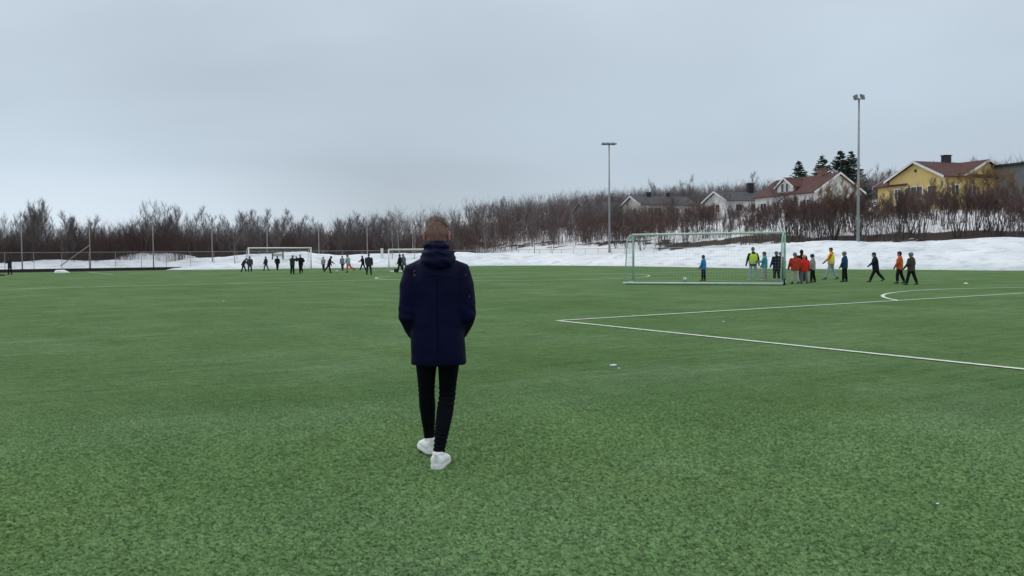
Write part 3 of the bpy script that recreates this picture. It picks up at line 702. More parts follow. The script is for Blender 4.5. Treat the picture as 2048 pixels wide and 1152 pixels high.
for x in (1.3, 3.8): window(hy, Vector((46.2, 100, 8.2)) + Gd * 3.98 + Ud * (x + .3), Ud, 1.2, 1.2, 2)
for x in (-1.6, 1.6): window(hy, Vector((53.7, 98.9, 8.1)) + Ud * x, Ud, 1.5, 1.4, 2)
bv = MB(); bv.box(Vector((46.2, 100, 10.6)) - Ud * .03 - hy.location, (.3, .05, .3), math.atan2(Gd.y, Gd.x)); bv.build('gable_vent', BLACKM, hy)
dp_ = MB(); q = Vector((46.2, 100, 0)) - hy.location + Gd * 4.05 - Ud * .05; dp_.box((q.x, q.y, 7.2 - 5.6), (.12, .12, 4.6), 0); dp_.build('corner_board', WHITE, hy)
# white house with red roof and dormer
A3 = Vector((44.1, 118, 11.95)); hr = empty('white_house', (42, 122, 6)); tag(hr, 'white wooden house with long red roof, pointed dormer and brick chimney', 'house')
gable_part(hr, A3, -Gd, 13, 3.9, 2.45, 5.3, OFFW, REDR)
dorm = A3 - Gd * 6.6 - Ud * 3.55; gable_part(hr, Vector((dorm.x, dorm.y, 11.75)), Ud, 3.6, 1.75, 1.15, 9.6, OFFW, REDR, over=.3, rear_over=0)
for x in (-.5, .5): window(hr, Vector((dorm.x, dorm.y, 10.45)) + Gd * x - Ud * .0, Gd, .75, 1.35, 1)
chimney(hr, A3 - Gd * 3.2 + Vector((0, 0, .35)), BRICKM, 1.0, 1.1)
for x in (-1.8, 1.5): window(hr, Vector((44.1, 118, 8.1)) + Ud * x, Ud, 1.5, 1.3, 2)
for t_ in (1.6, 4.6, 8.0, 11): window(hr, A3 + Vector((0, 0, 8.0 - 11.95)) - Ud * 3.9 - Gd * t_, Gd, 1.5, 1.2, 2)
# grey roofed white house
A4 = Vector((20.7, 150, 11.1)); h1 = empty('white_house', (24, 151, 6)); tag(h1, 'cream white house with grey roof behind the left half of the big goal', 'house')
gable_part(h1, A4, Ud, 10.5, 3.5, 1.5, 5.6, CREAM, GREYR); chimney(h1, A4 + Ud * 3.2 + Vector((0, 0, .3)), BLACKM, .7, .9); chimney(h1, A4 + Ud * 7 + Vector((0, 0, .3)), BLACKM, .5, .8)
for x, w in ((1.6, 1.0), (3.0, 1.4), (6.4, 1.4), (8.8, 1.2)): window(h1, A4 + Vector((0, 0, 8.5 - 11.1)) + Gd * 3.48 + Ud * x, Ud, w, 1.3, 2)
for x in (-1.2, 1.2): window(h1, A4 + Vector((0, 0, 8.5 - 11.1)) + Gd * x, Gd, 1.0, 1.2, 2)
A5 = Vector((33.2, 142, 11.2)); h2 = empty('white_house', (36, 143, 6)); tag(h2, 'white gabled house with dark grey roof and tall dark chimney', 'house')
gable_part(h2, A5, Ud, 11, 3.2, 1.45, 5.6, OFFW, GREYR); chimney(h2, A5 + Ud * 6.6 + Vector((0, 0, .7)), BLACKM, .9, 1.7)
for x in (-1.3, .6): window(h2, A5 + Vector((0, 0, 8.6 - 11.2)) + Gd * x, Gd, 1.2, 1.3, 2)
for x in (2.2, 5): window(h2, A5 + Vector((0, 0, 8.6 - 11.2)) + Gd * 3.18 + Ud * x, Ud, 1.3, 1.2, 2)
A6 = Vector((13.4, 168, 11.2)); h3 = empty('grey_house', (16, 165, 6)); tag(h3, 'low grey roofed house half hidden in the birches, left of the cream house', 'house')
gable_part(h3, A6, Ud, 12, 3.6, 1.9, 5.6, DARKW, GREYR, trimm=simple('grey_trim', (.2, .2, .2)))
for x in (2, 5, 8): window(h3, A6 + Vector((0, 0, 8.4 - 11.3)) + Gd * 3.58 + Ud * x, Ud, 1.3, 1.2, 2)
h4 = empty('flat_roofed_building', (59.5, 98, 5.8)); tag(h4, 'grey clad flat roofed building cut off by the right edge', 'building')
m_ = MB(); m_.box((0, 0, 2.35), (8.4, 6, 5.3), .35); m_.build('wall', DARKW, h4); m_ = MB(); m_.box((0, 0, 5.13), (9.0, 6.6, .26), .35); m_.build('roof', BLACKM, h4)
fd = Vector((math.cos(.35), math.sin(.35), 0)); fo_ = Vector((fd.y, -fd.x, 0))
for x in (-1.6, 1.4): window(h4, Vector(h4.location) + fo_ * 3.0 + fd * x + Vector((0, 0, 2.7)), fd, 1.6, 1.2, 2)
m_ = MB(); q = fo_ * 3.02 - fd * 4.18; m_.box((q.x, q.y, 2.35), (.16, .16, 5.28), .35); m_.build('corner_post', BLACKM, h4)

# ------------------------------------------------------------------ masts, fence, net poles
GALV = simple('galvanised_steel', (.30, .32, .33), rough=.55, metal=.3, var=.15, scale=2); STEELD = simple('dark_steel', (.12, .13, .14), rough=.6, var=.2); LEDM = simple('lamp_front', (.45, .47, .48), rough=.3)
def mast(px, base_y, D, top_y, lab, yaw):
    p = at_depth(px, base_y, D); top = at_depth(px, top_y, D); a, b = to_ab(p.x, p.y); z0 = .2
    e = empty('floodlight_mast', (p.x, p.y, z0)); tag(e, lab, 'floodlight mast', 'floodlight masts along the right side of the pitch'); H = top.z - z0
    m = MB(); m.tube([(0, 0, 0), (0, 0, H * .5), (0, 0, H - .25)], [.15, .115, .075], 12); m.build('mast', GALV, e, smooth=True)
    m = MB(); m.box((0, 0, .25), (.5, .5, .5)); m.build('foot', STEELD, e)
    R = Matrix.Rotation(yaw, 3, 'Z')
    for s, zz in ((-1, 0), (1, 0)):
        m = MB(); m.tube([R @ Vector((-.85, s * .28, -.25)), R @ Vector((.85, s * .28, -.25))], .035, 6)
        m.tube([(0, 0, -.45), R @ Vector((0, s * .28, -.25))], .03, 5); ob = m.build('crossarm', STEELD, e); ob.location = (0, 0, H)
    for s in (-1, 1):
        for x in (-.62, 0, .62):
            m = MB(); c = R @ Vector((x, s * .28, 0)); 
            rr_ = Matrix.Rotation(yaw, 3, 'Z') @ Matrix.Rotation(math.radians(-24 * s), 3, 'X') @ Matrix.Rotation(.1, 3, 'Y')
            vs = [rr_ @ Vector((i * .26, j * .2, k * .05)) for k in (-1, 1) for i, j in ((-1, -1), (1, -1), (1, 1), (-1, 1))]
            m.add([v + c + Vector((0, 0, -.14)) for v in vs], [(3, 2, 1, 0), (4, 5, 6, 7), (0, 1, 5, 4), (1, 2, 6, 5), (2, 3, 7, 6), (3, 0, 4, 7)])
            ob = m.build('floodlight', simple('lamp_housing', (.22, .24, .25), rough=.5, metal=.3), e); ob.location = (0, 0, H)
            g = MB(); vs = [rr_ @ Vector((i * .22, j * .16, -.056)) for i, j in ((-1, -1), (1, -1), (1, 1), (-1, 1))]; vs2 = [v + rr_ @ Vector((0, 0, -.012)) for v in vs]
            g.add([v + c + Vector((0, 0, -.14)) for v in vs + vs2], [(3, 2, 1, 0), (4, 5, 6, 7), (0, 1, 5, 4), (1, 2, 6, 5), (2, 3, 7, 6), (3, 0, 4, 7)]); g.build('lens', LEDM, ob)
mast(1716, 480, 78.5, 191, 'nearer floodlight mast, tall one between the red roofed and the yellow house', math.radians(66))
mast(1219, 500, 110, 285, 'farther floodlight mast, thinner looking one left of the big goal', math.radians(8))
# net poles along the far end
WOODP = simple('weathered_pole', (.27, .26, .25), var=.2, scale=2)
pole_lab = {45: 'net pole at far left, above the lone dark figure', 154: 'net pole propped by a slanting brace', 284: 'net pole between the braced pole and the goals, above the snow hump', 411: 'net pole left of the white far goal',
            527: 'net pole right behind the white far goal', 631: 'net pole just right of the white far goal', 732: 'net pole above the boy with legs apart', 826: 'net pole behind the small far goal'}
for i, px in enumerate((45, 154, 284, 411, 527, 631, 732, 826)):
    a = -5.6 + i * 6.62; p = ab(a, 91, 0); e = empty('net_pole', p); tag(e, pole_lab[px], 'pole', 'tall net poles behind the far end')
    m = MB(); m.tube([(0, 0, 0), (0, 0, 5.3)], [.075, .06], 8); m.build('post', WOODP, e, smooth=True); m = MB(); m.ball((0, 0, 5.32), .07, 8, 6); m.build('cap', STEELD, e)
    if px == 154:
        m = MB(); q = PU * -3.0; m.tube([(q.x, q.y, .6), (0, 0, 2.9)], .06, 6); m.build('brace', WOODP, e)
WIRE = simple('fence_wire', (.22, .23, .24), rough=.6)
def fence(A_, B_, label, step=2.65, h=2.1):
    p0 = ab(*A_); p1 = ab(*B_); e = empty('chain_link_fence', p0); tag(e, label, 'fence'); d = (p1 - p0); Ln = d.length; d.normalize(); n = int(Ln / step)
    pm = MB(); pm.tube([(0, 0, 0), (0, 0, h)], .027, 6); pmesh = pm.mesh('post', GALV)
    for i in range(n + 1):
        o = link('post', pmesh, e); o.location = d * (i * Ln / n)
    m = MB(); m.tube([Vector((0, 0, h)), d * Ln + Vector((0, 0, h))], .028, 6); m.build('top_rail', GALV, e)
    m = MB(); s = .22; k = int(Ln / s)
    for i in range(k):
        x = i * s
        for sg in (-1, 1):
            x2 = x + sg * h * .98
            z0, z1 = .05, h - .03
            if x2 < 0: z1 = z0 + (z1 - z0) * (x / (h * .98)); x2 = 0
            if x2 > Ln: z1 = z0 + (z1 - z0) * ((Ln - x) / (h * .98)); x2 = Ln
            m.tube([d * x + Vector((0, 0, z0)), d * x2 + Vector((0, 0, z1))], .0028, 3, False)
    o = m.build('wire_mesh', WIRE, e); o['kind'] = 'stuff'
fence((-18, 90.45), (57.4, 90.45), 'chain link fence with steel top rail along the far end behind the goals')
fence((57.5, 90.4), (57.5, 40), 'chain link fence mostly buried in the snow bank on the right side')
# low board between two posts in the snow behind the white goal, small white post
m1 = spot(552, 530, 0); w1 = at_depth(545, 512, 103); w2 = at_depth(566, 513, 104)
e = empty('low_barrier', w1); tag(e, 'pale low barrier between two dark posts in the snow behind the white goal', 'barrier')
dd = (w2 - w1); ang = math.atan2(dd.y, dd.x); Lb = dd.length
for x in (0, Lb): 
    m = MB(); m.box((x * math.cos(ang), x * math.sin(ang), .05), (.13, .13, .9), ang); m.build('post', STEELD, e)
m = MB(); m.box((Lb / 2 * math.cos(ang), Lb / 2 * math.sin(ang), .12), (Lb - .14, .04, .34), ang); m.build('panel', simple('pale_panel', (.55, .53, .47), var=.15), e)
w = at_depth(764, 509, 112); m = MB(); m.box((0, 0, .35), (.3, .3, 1.3)); m.box((0, 0, 1.04), (.36, .36, .08)); o = m.build('marker_post', WHITE); o.location = w - Vector((0, 0, .3)); tag(o, 'short square white post standing on the snow behind the far fence', 'post')
# snow pile and small lumps
def lump(name, loc, r, lab, cat, seed):
    m = MB(); m.ball((0, 0, 0), (r[0], r[1], r[2]), 18, 12); rr_ = random.Random(seed)
    m.v = [tuple(Vector(v) * (1 + .35 * noise.noise(Vector(v) * (1.6 / max(r)) + Vector((seed, 0, 0))))) for v in m.v]
    o = m.build(name, SNOW, smooth=True); o.location = loc; tag(o, lab, cat)
p = spot(123, 545.5); lump('snow_pile', (p.x, p.y, 0), (.9, .6, .30), 'small heap of snow on the turf edge by the fence at far left', 'snow pile', 3)
p = spot(1227, 731.5); lump('snow_lump', (p.x, p.y, .008), (.045, .03, .013), 'flat lump of snow on the turf near the box corner', 'snow lump', 5)
p = spot(1238, 737); lump('snow_lump', (p.x, p.y, .004), (.014, .014, .012), 'tiny crumb of snow just beside the flat lump', 'snow lump', 6)
for px, py, lab in ((1875, 1011, 'tiny snow crumb low on the turf at right'), (1447, 644, 'tiny white crumb inside the corner of the penalty box'), (447, 603, 'tiny white crumb on the turf left of the man')):
    p = spot(px, py); lump('snow_crumb', (p.x, p.y, .012), (.009, .006, .005) if py > 700 else (.03, .02, .012), lab, 'snow lump', px)
p = spot(1932, 567.5); m = MB(); m.loft([((0, 0, 0), (.10, 0, 0), (0, .10, 0)), ((0, 0, .012), (.095, 0, 0), (0, .095, 0)), ((0, 0, .045), (.04, 0, 0), (0, .04, 0)), ((0, 0, .05), (.03, 0, 0), (0, .03, 0))], 20)
o = m.build('marker_disc', simple('white_plastic', (.7, .72, .68), rough=.5), smooth=False); o.location = (p.x, p.y, .006); tag(o, 'flat white training disc lying beyond the penalty arc at right', 'marker disc')

# ------------------------------------------------------------------ goals
GWHITE = simple('goal_white', (.82, .84, .82), rough=.4, var=.08); PALEG = simple('goal_pale_green', (.52, .64, .56), rough=.5, var=.12); GGREEN = simple('goal_green', (.30, .47, .38), rough=.5, var=.15); NETW = simple('net_cord', (.34, .42, .38), rough=.8); NETG = simple('net_cord_green', (.16, .36, .25), rough=.8)
BLACKR = simple('black_rubber', (.02, .02, .02), rough=.7)
def goal(origin, xdir, width, height, depth, base_depth, label, name='football_goal', postr=.06, base=True, group=None, netcord=.0035, mesh_=.14, wheel=False, ballast=0.0, slantcol=None, stripes=False):
    """origin = foot of the left post seen from the viewer; xdir along the crossbar; the net side is at +ndir"""
    e = empty(name, origin); tag(e, label, 'goal', group); x = xdir.normalized(); n = goal.n.normalized(); Z = Vector((0, 0, 1))
    side_m = slantcol or GWHITE; bar_m = PALEG if slantcol else GWHITE
    for k, nm in ((0, 'post'), (width, 'post')):
        m = MB(); m.tube([x * k, x * k + Z * (height)], postr, 12); m.build(nm, side_m if slantcol else GWHITE, e, smooth=True)
    m = MB(); m.tube([x * -postr + Z * height, x * (width + postr) + Z * height], postr, 12); m.build('crossbar', bar_m, e, smooth=True)
    prof = [(0.0, height), (depth * .45, height * .985), (depth * .80, height * .90), (depth * .95, height * .74), (depth * .99, height * .5), (base_depth, .06)]
    for k in (0, width):
        m = MB(); m.tube([x * k + n * a_ + Z * b_ for a_, b_ in prof], .03, 8); m.build('net_support', side_m, e, smooth=True)
        if base: m = MB(); m.tube([x * k + Z * .06, x * k + n * base_depth + Z * .06], .05, 8); m.build('side_base', bar_m, e, smooth=True)
    if base:
        m = MB(); m.tube([x * -.06 + n * base_depth + Z * .07, x * (width + .06) + n * base_depth + Z * .07], .055 if ballast else .05, 10)
        m.build('rear_base', bar_m, e, smooth=True)
    if ballast:
        m = MB(); c_ = x * (width / 2) + n * (base_depth + .02); m.box(c_ + Z * .02, (width - .1, .16, .03), math.atan2(x.y, x.x)); m.build('ballast_rail', simple('dark_green_steel', (.06, .10, .08), rough=.6), e)
    # net: cords down the profile and along it
    def prof_at(s):
        P = prof; Ls = [0]
        for i in range(1, len(P)): Ls.append(Ls[-1] + math.dist(P[i - 1], P[i]))
        d = s * Ls[-1]; i = 1
        while i < len(Ls) - 1 and Ls[i] < d: i += 1
        f = (d - Ls[i - 1]) / (Ls[i] - Ls[i - 1]); return (P[i - 1][0] + (P[i][0] - P[i - 1][0]) * f, P[i - 1][1] + (P[i][1] - P[i - 1][1]) * f), Ls[-1]
    (_, tot) = prof_at(0); m = MB(); nx = int(width / mesh_); ns = int(tot / mesh_)
    def sag(k, s): return -.05 * math.sin(PI * s) * abs(math.sin(k * 1.7)) 
    for i in range(nx + 1):
        k = width * i / nx
        m.tube([x * k + n * (prof_at(s / 10)[0][0] + sag(i, s / 10)) + Z * prof_at(s / 10)[0][1] for s in range(11)], netcord, 3, False)
    for j in range(1, ns):
        (a_, b_) = prof_at(j / ns)[0]; m.tube([x * (width * q / 14) + n * (a_ + sag(q * 2.2, j / ns)) + Z * b_ for q in range(15)], netcord, 3, False)
    ob = m.build('net', NETW, e); ob['kind'] = 'stuff'
    for k in (0, width):
        m = MB(); nz_ = int(height / mesh_)
        for j in range(nz_):
            zz = (j + .5) * height / nz_
            # depth of profile at this height
            dmax = float(np.interp(zz, [p_[1] for p_ in prof][::-1], [p_[0] for p_ in prof][::-1])); m.tube([x * k + Z * zz, x * k + n * dmax + Z * zz], netcord * 1.2, 3, False)
        nd = int(depth / mesh_)
        for j in range(1, nd):
            dx = depth * j / nd; zt = float(np.interp(dx, [p_[0] for p_ in prof[:5]], [p_[1] for p_ in prof[:5]])); m.tube([x * k + n * dx + Z * .1, x * k + n * dx + Z * zt], netcord * 1.2, 3, False)
        ob = m.build('side_net', NETG if slantcol else NETW, e); ob['kind'] = 'stuff'
    if wheel:
        for k in (width + .12,):
            c_ = x * k + n * (base_depth * .72) + Z * .16
            mw = MB(); mw.tube([c_ - x * .04, c_ + x * .04], .16, 16); ob = mw.build('wheel', BLACKR, e); mw = MB(); mw.tube([c_ - x * .05, c_ + x * .05], .08, 12); mw.build('hub', GWHITE, ob)
    return e
xd = Vector((math.cos(math.radians(-23)), math.sin(math.radians(-23)), 0)); goal.n = Vector((-xd.y * -1, xd.x * -1, 0))
goal.n = Vector((xd.y, -xd.x, 0))
gx = goal(Vector((6.13, 44.0, 0)), xd, 7.32, 2.44, 1.35, 1.65, 'big mobile goal with green sides standing on the pitch at right, seen from behind', slantcol=GGREEN, wheel=True, ballast=1, postr=.055, netcord=.0019)
g0 = spot(496, 541.5); g1 = spot(624, 538.5); xd = PU.to_3d(); goal.n = PV.to_3d()
pg = spot(496.5, 541.2); aa, bb = to_ab(pg.x, pg.y)
goal(ab(20.16 - 3.66, 83.6), xd, 7.32, 2.44, 1.0, 1.9, 'full size white goal at the far end with figures playing before it', base=False, netcord=.004, postr=.075)
p = spot(778, 544.5); xd = Vector((math.cos(.12), math.sin(.12), 0)); goal.n = Vector((-xd.y, xd.x, 0))
gm = goal(Vector((p.x, p.y, 0)), xd, 5.0, 2.0, .9, 1.5, 'small white goal half hidden behind the walking man', base=True, netcord=.004)
m = MB(); m.tube([xd * -.05 + Vector((0, 0, .04)), xd * 5.05 + Vector((0, 0, .04))], .045, 8); m.build('front_base', GWHITE, gm, smooth=True)
m = MB(); c_ = xd * .62; m.box((c_.x, c_.y - .02, .13), (.34, .22, .26)); m.box((c_.x, c_.y - .02, .28), (.2, .12, .06)); m.build('weight', BLACKR, gm)
# balls
BALLM = simple('football_skin', (.72, .74, .74), rough=.4, col2=(.6, .6, .6), scale=12)
def ball(px, py, lab):
    p = spot(px, py); m = MB(); m.ball((0, 0, 0), .11, 20, 14); o = m.build('football', BALLM, smooth=True); o.location = (p.x, p.y, .115); tag(o, lab, 'ball', 'footballs'); o.rotation_euler = (px, py, 0)
    k = MB()
    for d in [Vector(v).normalized() for v in ((0, 1, 1.6), (0, -1, 1.6), (0, 1, -1.6), (0, -1, -1.6), (1, 1.6, 0), (-1, 1.6, 0), (1, -1.6, 0), (-1, -1.6, 0), (1.6, 0, 1), (-1.6, 0, 1), (1.6, 0, -1), (-1.6, 0, -1))]:
        q = d.to_track_quat('Z', 'Y').to_matrix(); k.add([q @ Vector((.03 * math.cos(w * 2 * PI / 5), .03 * math.sin(w * 2 * PI / 5), .1085)) for w in range(5)], [(0, 1, 2, 3, 4)])
    k.build('dark_patches', BLACKR, o)
ball(498, 543.5, 'football at the feet of the leaning player near the left post of the white goal'); ball(674, 545.5, 'football on open turf between the striding player and the one in red trousers'); ball(1370, 563, 'football behind the ground bar of the big goal')
p = spot(3, 551.5); m = MB(); m.ball((0, 0, .05), (.35, .2, .09), 12, 8); o = m.build('bag', simple('black_cloth', (.02, .02, .022), var=.3), smooth=True); o.location = (p.x, p.y, 0); tag(o, 'dark bag lying on the turf beside the figure at far left', 'bag')
mb = MB()
# ------------------------------------------------------------------ people
SKIN = simple('skin', (.52, .30, .23), rough=.55, var=.08, scale=8)
def cloth(key, col, **k): return simple('cloth_' + key, col, rough=.85, spec=.2, var=.22, scale=6, bump=.35, bscale=14, **k)
def person(loc, height, heading, label, jacket, trousers, hat=None, hair=None, shoes=(.02, .02, .022), lean=0.0, legs=((8, 5, 4), (-8, 8, 4)), arms=((10, 15, 12), (-8, 15, 12)),
           hem=.03, vest=None, kid=True, glove=(.02, .02, .022), hood=None, turn=0.0, long_coat=False, extra=None, group='people playing on the pitch', bend_head=0, lift=0.0, wide=1.0, cat='person'):
    """legs/arms: (pitch forward, knee or elbow bend, outward) in degrees for left, right; heading in degrees, 0 = walking away from the viewer, 90 = to the left"""
    e = empty('person', loc, math.radians(heading)); tag(e, label, cat, group); wide *= 1.26 if kid else 1.06; fat = 1.32 if kid else 1.10
    u = height / 1.80; hs = 1.27 if kid else 1.0          # a child's head is larger for its height
    if height > 1.6: hs = 1.03
    def R_(d): return math.radians(d)
    hipz = .92; sides = (-1, 1); J = {}
    tl = R_(lean); up = Vector((0, math.sin(tl), math.cos(tl))); fw = Vector((0, math.cos(tl), -math.sin(tl)))
    for s, (p, k, o) in zip(sides, legs):
        h = Vector((s * .095, 0, hipz)); p, k, o = R_(p), R_(k), R_(o)
        d1 = Vector((s * math.sin(o), math.sin(p), -math.cos(p))).normalized(); d2 = Vector((s * math.sin(o) * .8, math.sin(p - k), -math.cos(p - k))).normalized()
        kn = h + d1 * .44; an = kn + d2 * .40; J[s] = [h, kn, an, p - k]
    low = min(J[s][2].z - (.09 if J[s][3] > -.5 else .12) for s in sides); dz = -low + lift
    for s in sides:
        for i in range(3): J[s][i] = J[s][i] + Vector((0, 0, dz))
    pel = Vector((0, 0, hipz + dz)); ch = pel + up * .50; nk = pel + up * .60; hd = pel + up * .76 + fw * (.02 + .06 * math.sin(tl) + .05 * bend_head) - up * (.04 * bend_head)
    Ar = {}
    for s, (p, k, o) in zip(sides, arms):
        p, k, o = R_(p) + tl * .5, R_(k), R_(o)
        sh = pel + up * .51 + Vector((s * .175 * wide, 0, 0)); d1 = Vector((s * math.sin(o), math.sin(p) * math.cos(o), -math.cos(p) * math.cos(o))).normalized(); el = sh + d1 * .28
        inn = -.35 * min(1, k / 1.2); d2 = Vector((s * (math.sin(o) * .6 + inn), math.sin(p + k), -math.cos(p + k))).normalized(); wr = el + d2 * .25; Ar[s] = [sh, el, wr, d2]
    X = Vector((1, 0, 0))
    def sc(mb): mb.v = [(v[0] * u, v[1] * u, v[2] * u) for v in mb.v]; return mb
    # body: one continuous skin
    b = MB()
    b.loft([(pel - up * .10, X * .10, fw * .08), (pel, X * .14, fw * .09), (pel + up * .25, X * .125, fw * .085), (ch, X * .15, fw * .09), (pel + up * .56, X * .08, fw * .06), (nk, X * .05, fw * .055), (hd - up * .05, X * .05, fw * .055)], 14)
    hr_ = Matrix.Rotation(turn, 3, 'Z')
    b.ball(hd + up * .01, (.075 * hs, .095 * hs, .115 * hs), 16, 12); b.ball(hd + hr_ @ (fw * .03 * hs) - up * .07 * hs, (.048 * hs, .055 * hs, .05 * hs), 12, 8)
    b.ball(hd + hr_ @ (fw * .098 * hs) - up * .015, (.014, .02, .024), 8, 6)
    for s in sides: b.ball(hd + hr_ @ (X * s * .078 * hs) - up * .01, (.012, .022, .032), 8, 6)
    for s in sides:
        h, kn, an, _ = J[s]; b.tube([h + Vector((0, 0, .03)), h.lerp(kn, .5), kn, kn.lerp(an, .35), an, an - Vector((0, 0, .05))], [.075, .062, .048, .048, .032, .03], 10)
        sh, el, wr, d2 = Ar[s]; b.tube([sh, sh.lerp(el, .5), el, wr, wr + d2 * .06], [.048, .042, .036, .026, .026], 8)
        # hand: palm, four fingers, thumb
        q = wr + d2 * .07; sd_ = d2.cross(X).normalized() if abs(d2.x) < .9 else Vector((0, 1, 0)); b.tube([wr, q, q + d2 * .05], [.026, .034, .030], 8)
        for f_ in range(4): st = q + d2 * .045 + sd_ * (.022 * (f_ - 1.5)); b.tube([st, st + d2 * .035, st + d2 * (.062 + .006 * (f_ in (1, 2))) - X * s * .012], [.010, .010, .008], 5)
        b.tube([wr + d2 * .03 + sd_ * .02, wr + d2 * .07 + sd_ * .055], [.012, .009], 5)
    link('body', fuse(sc(b), .017 * max(u, .8), 3, name='body', mat=SKIN), e)
    # eyes and mouth
    fm = MB()
    for s in sides: fm.ball(hd + hr_ @ (X * s * .03 * hs + fw * .087 * hs) + up * .012, (.011, .008, .007), 8, 6)
    fm.ball(hd + hr_ @ (fw * .084 * hs) - up * .062 * hs, (.02, .008, .006), 8, 6); sc(fm).build('face_features', BLACKR, e)
    # jacket
    jm = cloth(*jacket) if isinstance(jacket, tuple) else jacket
    j = MB(); bot = (-.30 if long_coat else -.10) - hem; dw = .035
    j.loft([(pel + up * bot, X * (.165 * wide + dw * .3), fw * .135 * fat), (pel + up * (bot + .1), X * (.165 * wide + dw * .3), fw * .14 * fat), (pel + up * .15, X * .17 * wide, fw * .14 * fat), (pel + up * .35, X * .185 * wide, fw * .14 * fat), (pel + up * .48, X * .185 * wide, fw * .125 * fat),
            (pel + up * .55, X * .14 * wide, fw * .10), (pel + up * .61, X * .075, fw * .08), (pel + up * .65, X * .068, fw * .075)], 18, p=2.3)
    for s in sides:
        sh, el, wr, d2 = Ar[s]; j.tube([sh - X * s * .04, sh, sh.lerp(el, .5), el, el.lerp(wr, .5), wr + d2 * .02], [q * fat for q in (.07, .073, .066, .060, .053, .045)], 10)
    if hood is None or hood:
        j.loft([(pel + up * .52 - fw * .08, X * .10, fw * .05), (pel + up * .58 - fw * .09, X * .115, fw * .06), (pel + up * .64 - fw * .06, X * .10, fw * .05), (pel + up * .66 - fw * .03, X * .07, fw * .04)], 12)
    jo = link('jacket', fuse(sc(j), .024 * u, 3, name='jacket', mat=jm), e)
    # trousers
    tm_ = cloth(*trousers); t = MB(); t.loft([(pel - up * .13, X * .13 * fat, fw * .10 * fat), (pel - up * .02, X * .155 * fat, fw * .115 * fat), (pel + up * .1, X * .15, fw * .11)], 14)
    for s in sides:
        h, kn, an, _ = J[s]; t.tube([h + Vector((0, 0, .02)), h.lerp(kn, .4), kn, kn.lerp(an, .45), an + (kn - an) * .06], [q * fat for q in (.096, .084, .070, .068, .058)], 12)
    link('trousers', fuse(sc(t), .022 * u, 3, name='trousers', mat=tm_), e)
    # shoes
    shm = simple('shoe_%d_%d_%d' % tuple(int(c * 100) for c in shoes), shoes, rough=.6)
    for s in sides:
        an = J[s][2]; a_ = J[s][3]; pt = min(0.0, a_ + .25) if a_ < -.25 else 0
        f1 = Vector((s * .12, math.cos(pt), math.sin(pt))).normalized(); u1 = Vector((0, -math.sin(pt), math.cos(pt))); m = MB(); c0 = an - u1 * .045
        m.loft([(c0 - f1 * .075, X * .012, u1 * .02), (c0 - f1 * .065, X * .035, u1 * .044), (c0, X * .042, u1 * .048), (c0 + f1 * .07 - u1 * .006, X * .045, u1 * .040), (c0 + f1 * .14 - u1 * .014, X * .047, u1 * .031), (c0 + f1 * .185 - u1 * .02, X * .03, u1 * .022), (c0 + f1 * .195 - u1 * .02, X * .012, u1 * .012)], 12)
        m.tube([an - u1 * .03, an + u1 * .03], [.045, .042], 10); me_ = sc(m).mesh('shoe', shm, True); fix_normals(me_); link('shoe', me_, e)
    # gloves
    if glove:
        gm_ = simple('glove_%d_%d' % (int(glove[0] * 100), int(glove[2] * 100)), glove)
        for s in sides:
            sh, el, wr, d2 = Ar[s]; m = MB(); m.tube([wr - d2 * .01, wr + d2 * .05, wr + d2 * .12, wr + d2 * .155], [.038, .045, .040, .018], 10); m.tube([wr + d2 * .03, wr + d2 * .08 + Vector((0, .05, 0))], [.02, .014], 6)
            me_ = sc(m).mesh('glove', gm_, True); fix_normals(me_); link('glove', me_, e)
    # head wear or hair
    if hat or hair:
        m = MB(); c = hd + up * .022; k = hs
        if hat:
            m.loft([(c - up * .06 - fw * .01, X * .086 * k, fw * .104 * k), (c, X * .090 * k, fw * .110 * k), (c + up * .055, X * .085 * k, fw * .104 * k), (c + up * .105, X * .060 * k, fw * .075 * k), (c + up * .130, X * .02 * k, fw * .025 * k)], 16)
            ob = sc(m).build('beanie', simple('knit_%d_%d_%d' % tuple(int(v * 100) for v in hat), hat, rough=.9, var=.2, scale=12), e, smooth=True); fix_normals(ob.data)
        else:
            m.ball(c - fw * .012, (.083 * k, .10 * k, .108 * k), 14, 10); m.ball(c - fw * .03 - up * .05, (.078 * k, .075 * k, .075 * k), 12, 8); m.ball(c + fw * .05 + up * .06, (.06 * k, .05 * k, .04 * k), 10, 8)
            link('hair', fuse(sc(m), .018 * u, 2, name='hair', mat=simple('hair_%d' % int(hair[0] * 1000), hair, rough=.7, var=.3, scale=20)), e)
    if vest:
        m = MB(); o_ = .022
        o_ = .032; V = [(pel + up * -.04, X * (.175 * wide + o_), fw * (.14 * fat + o_)), (pel + up * .15, X * (.17 * wide + o_), fw * (.14 * fat + o_)), (pel + up * .35, X * (.175 * wide + o_), fw * (.14 * fat + o_)), (pel + up * .46, X * (.165 * wide + o_), fw * (.13 + o_)), (pel + up * .545, X * .15 * wide, fw * .115), (pel + up * .60, X * .09, fw * .095)]
        m.loft(V, 20, p=2.3); vo = sc(m).build('safety_vest', simple('hivis_%d' % int(vest[0] * 100), vest, rough=.6, var=.06), e, smooth=True); fix_normals(vo.data)
        for zz in (.03, .14):
            m = MB(); w_ = .173 * wide + o_ + .008; m.loft([(pel + up * (zz - .022), X * w_, fw * (.146 * fat + o_)), (pel + up * (zz + .022), X * w_, fw * (.146 * fat + o_))], 20, p=2.3); ob = sc(m).build('reflective_band', simple('reflective', (.50, .56, .46), rough=.3), vo, smooth=False); fix_normals(ob.data)
    if extra: extra(e, locals())
    return e
def stand(px, foot, head):
    """where a figure stands and how tall it is, from the foot and head rows"""
    g = spot(px, foot); top = at_depth(px, head, g.y); return Vector((g.x, g.y, 0)), top.z
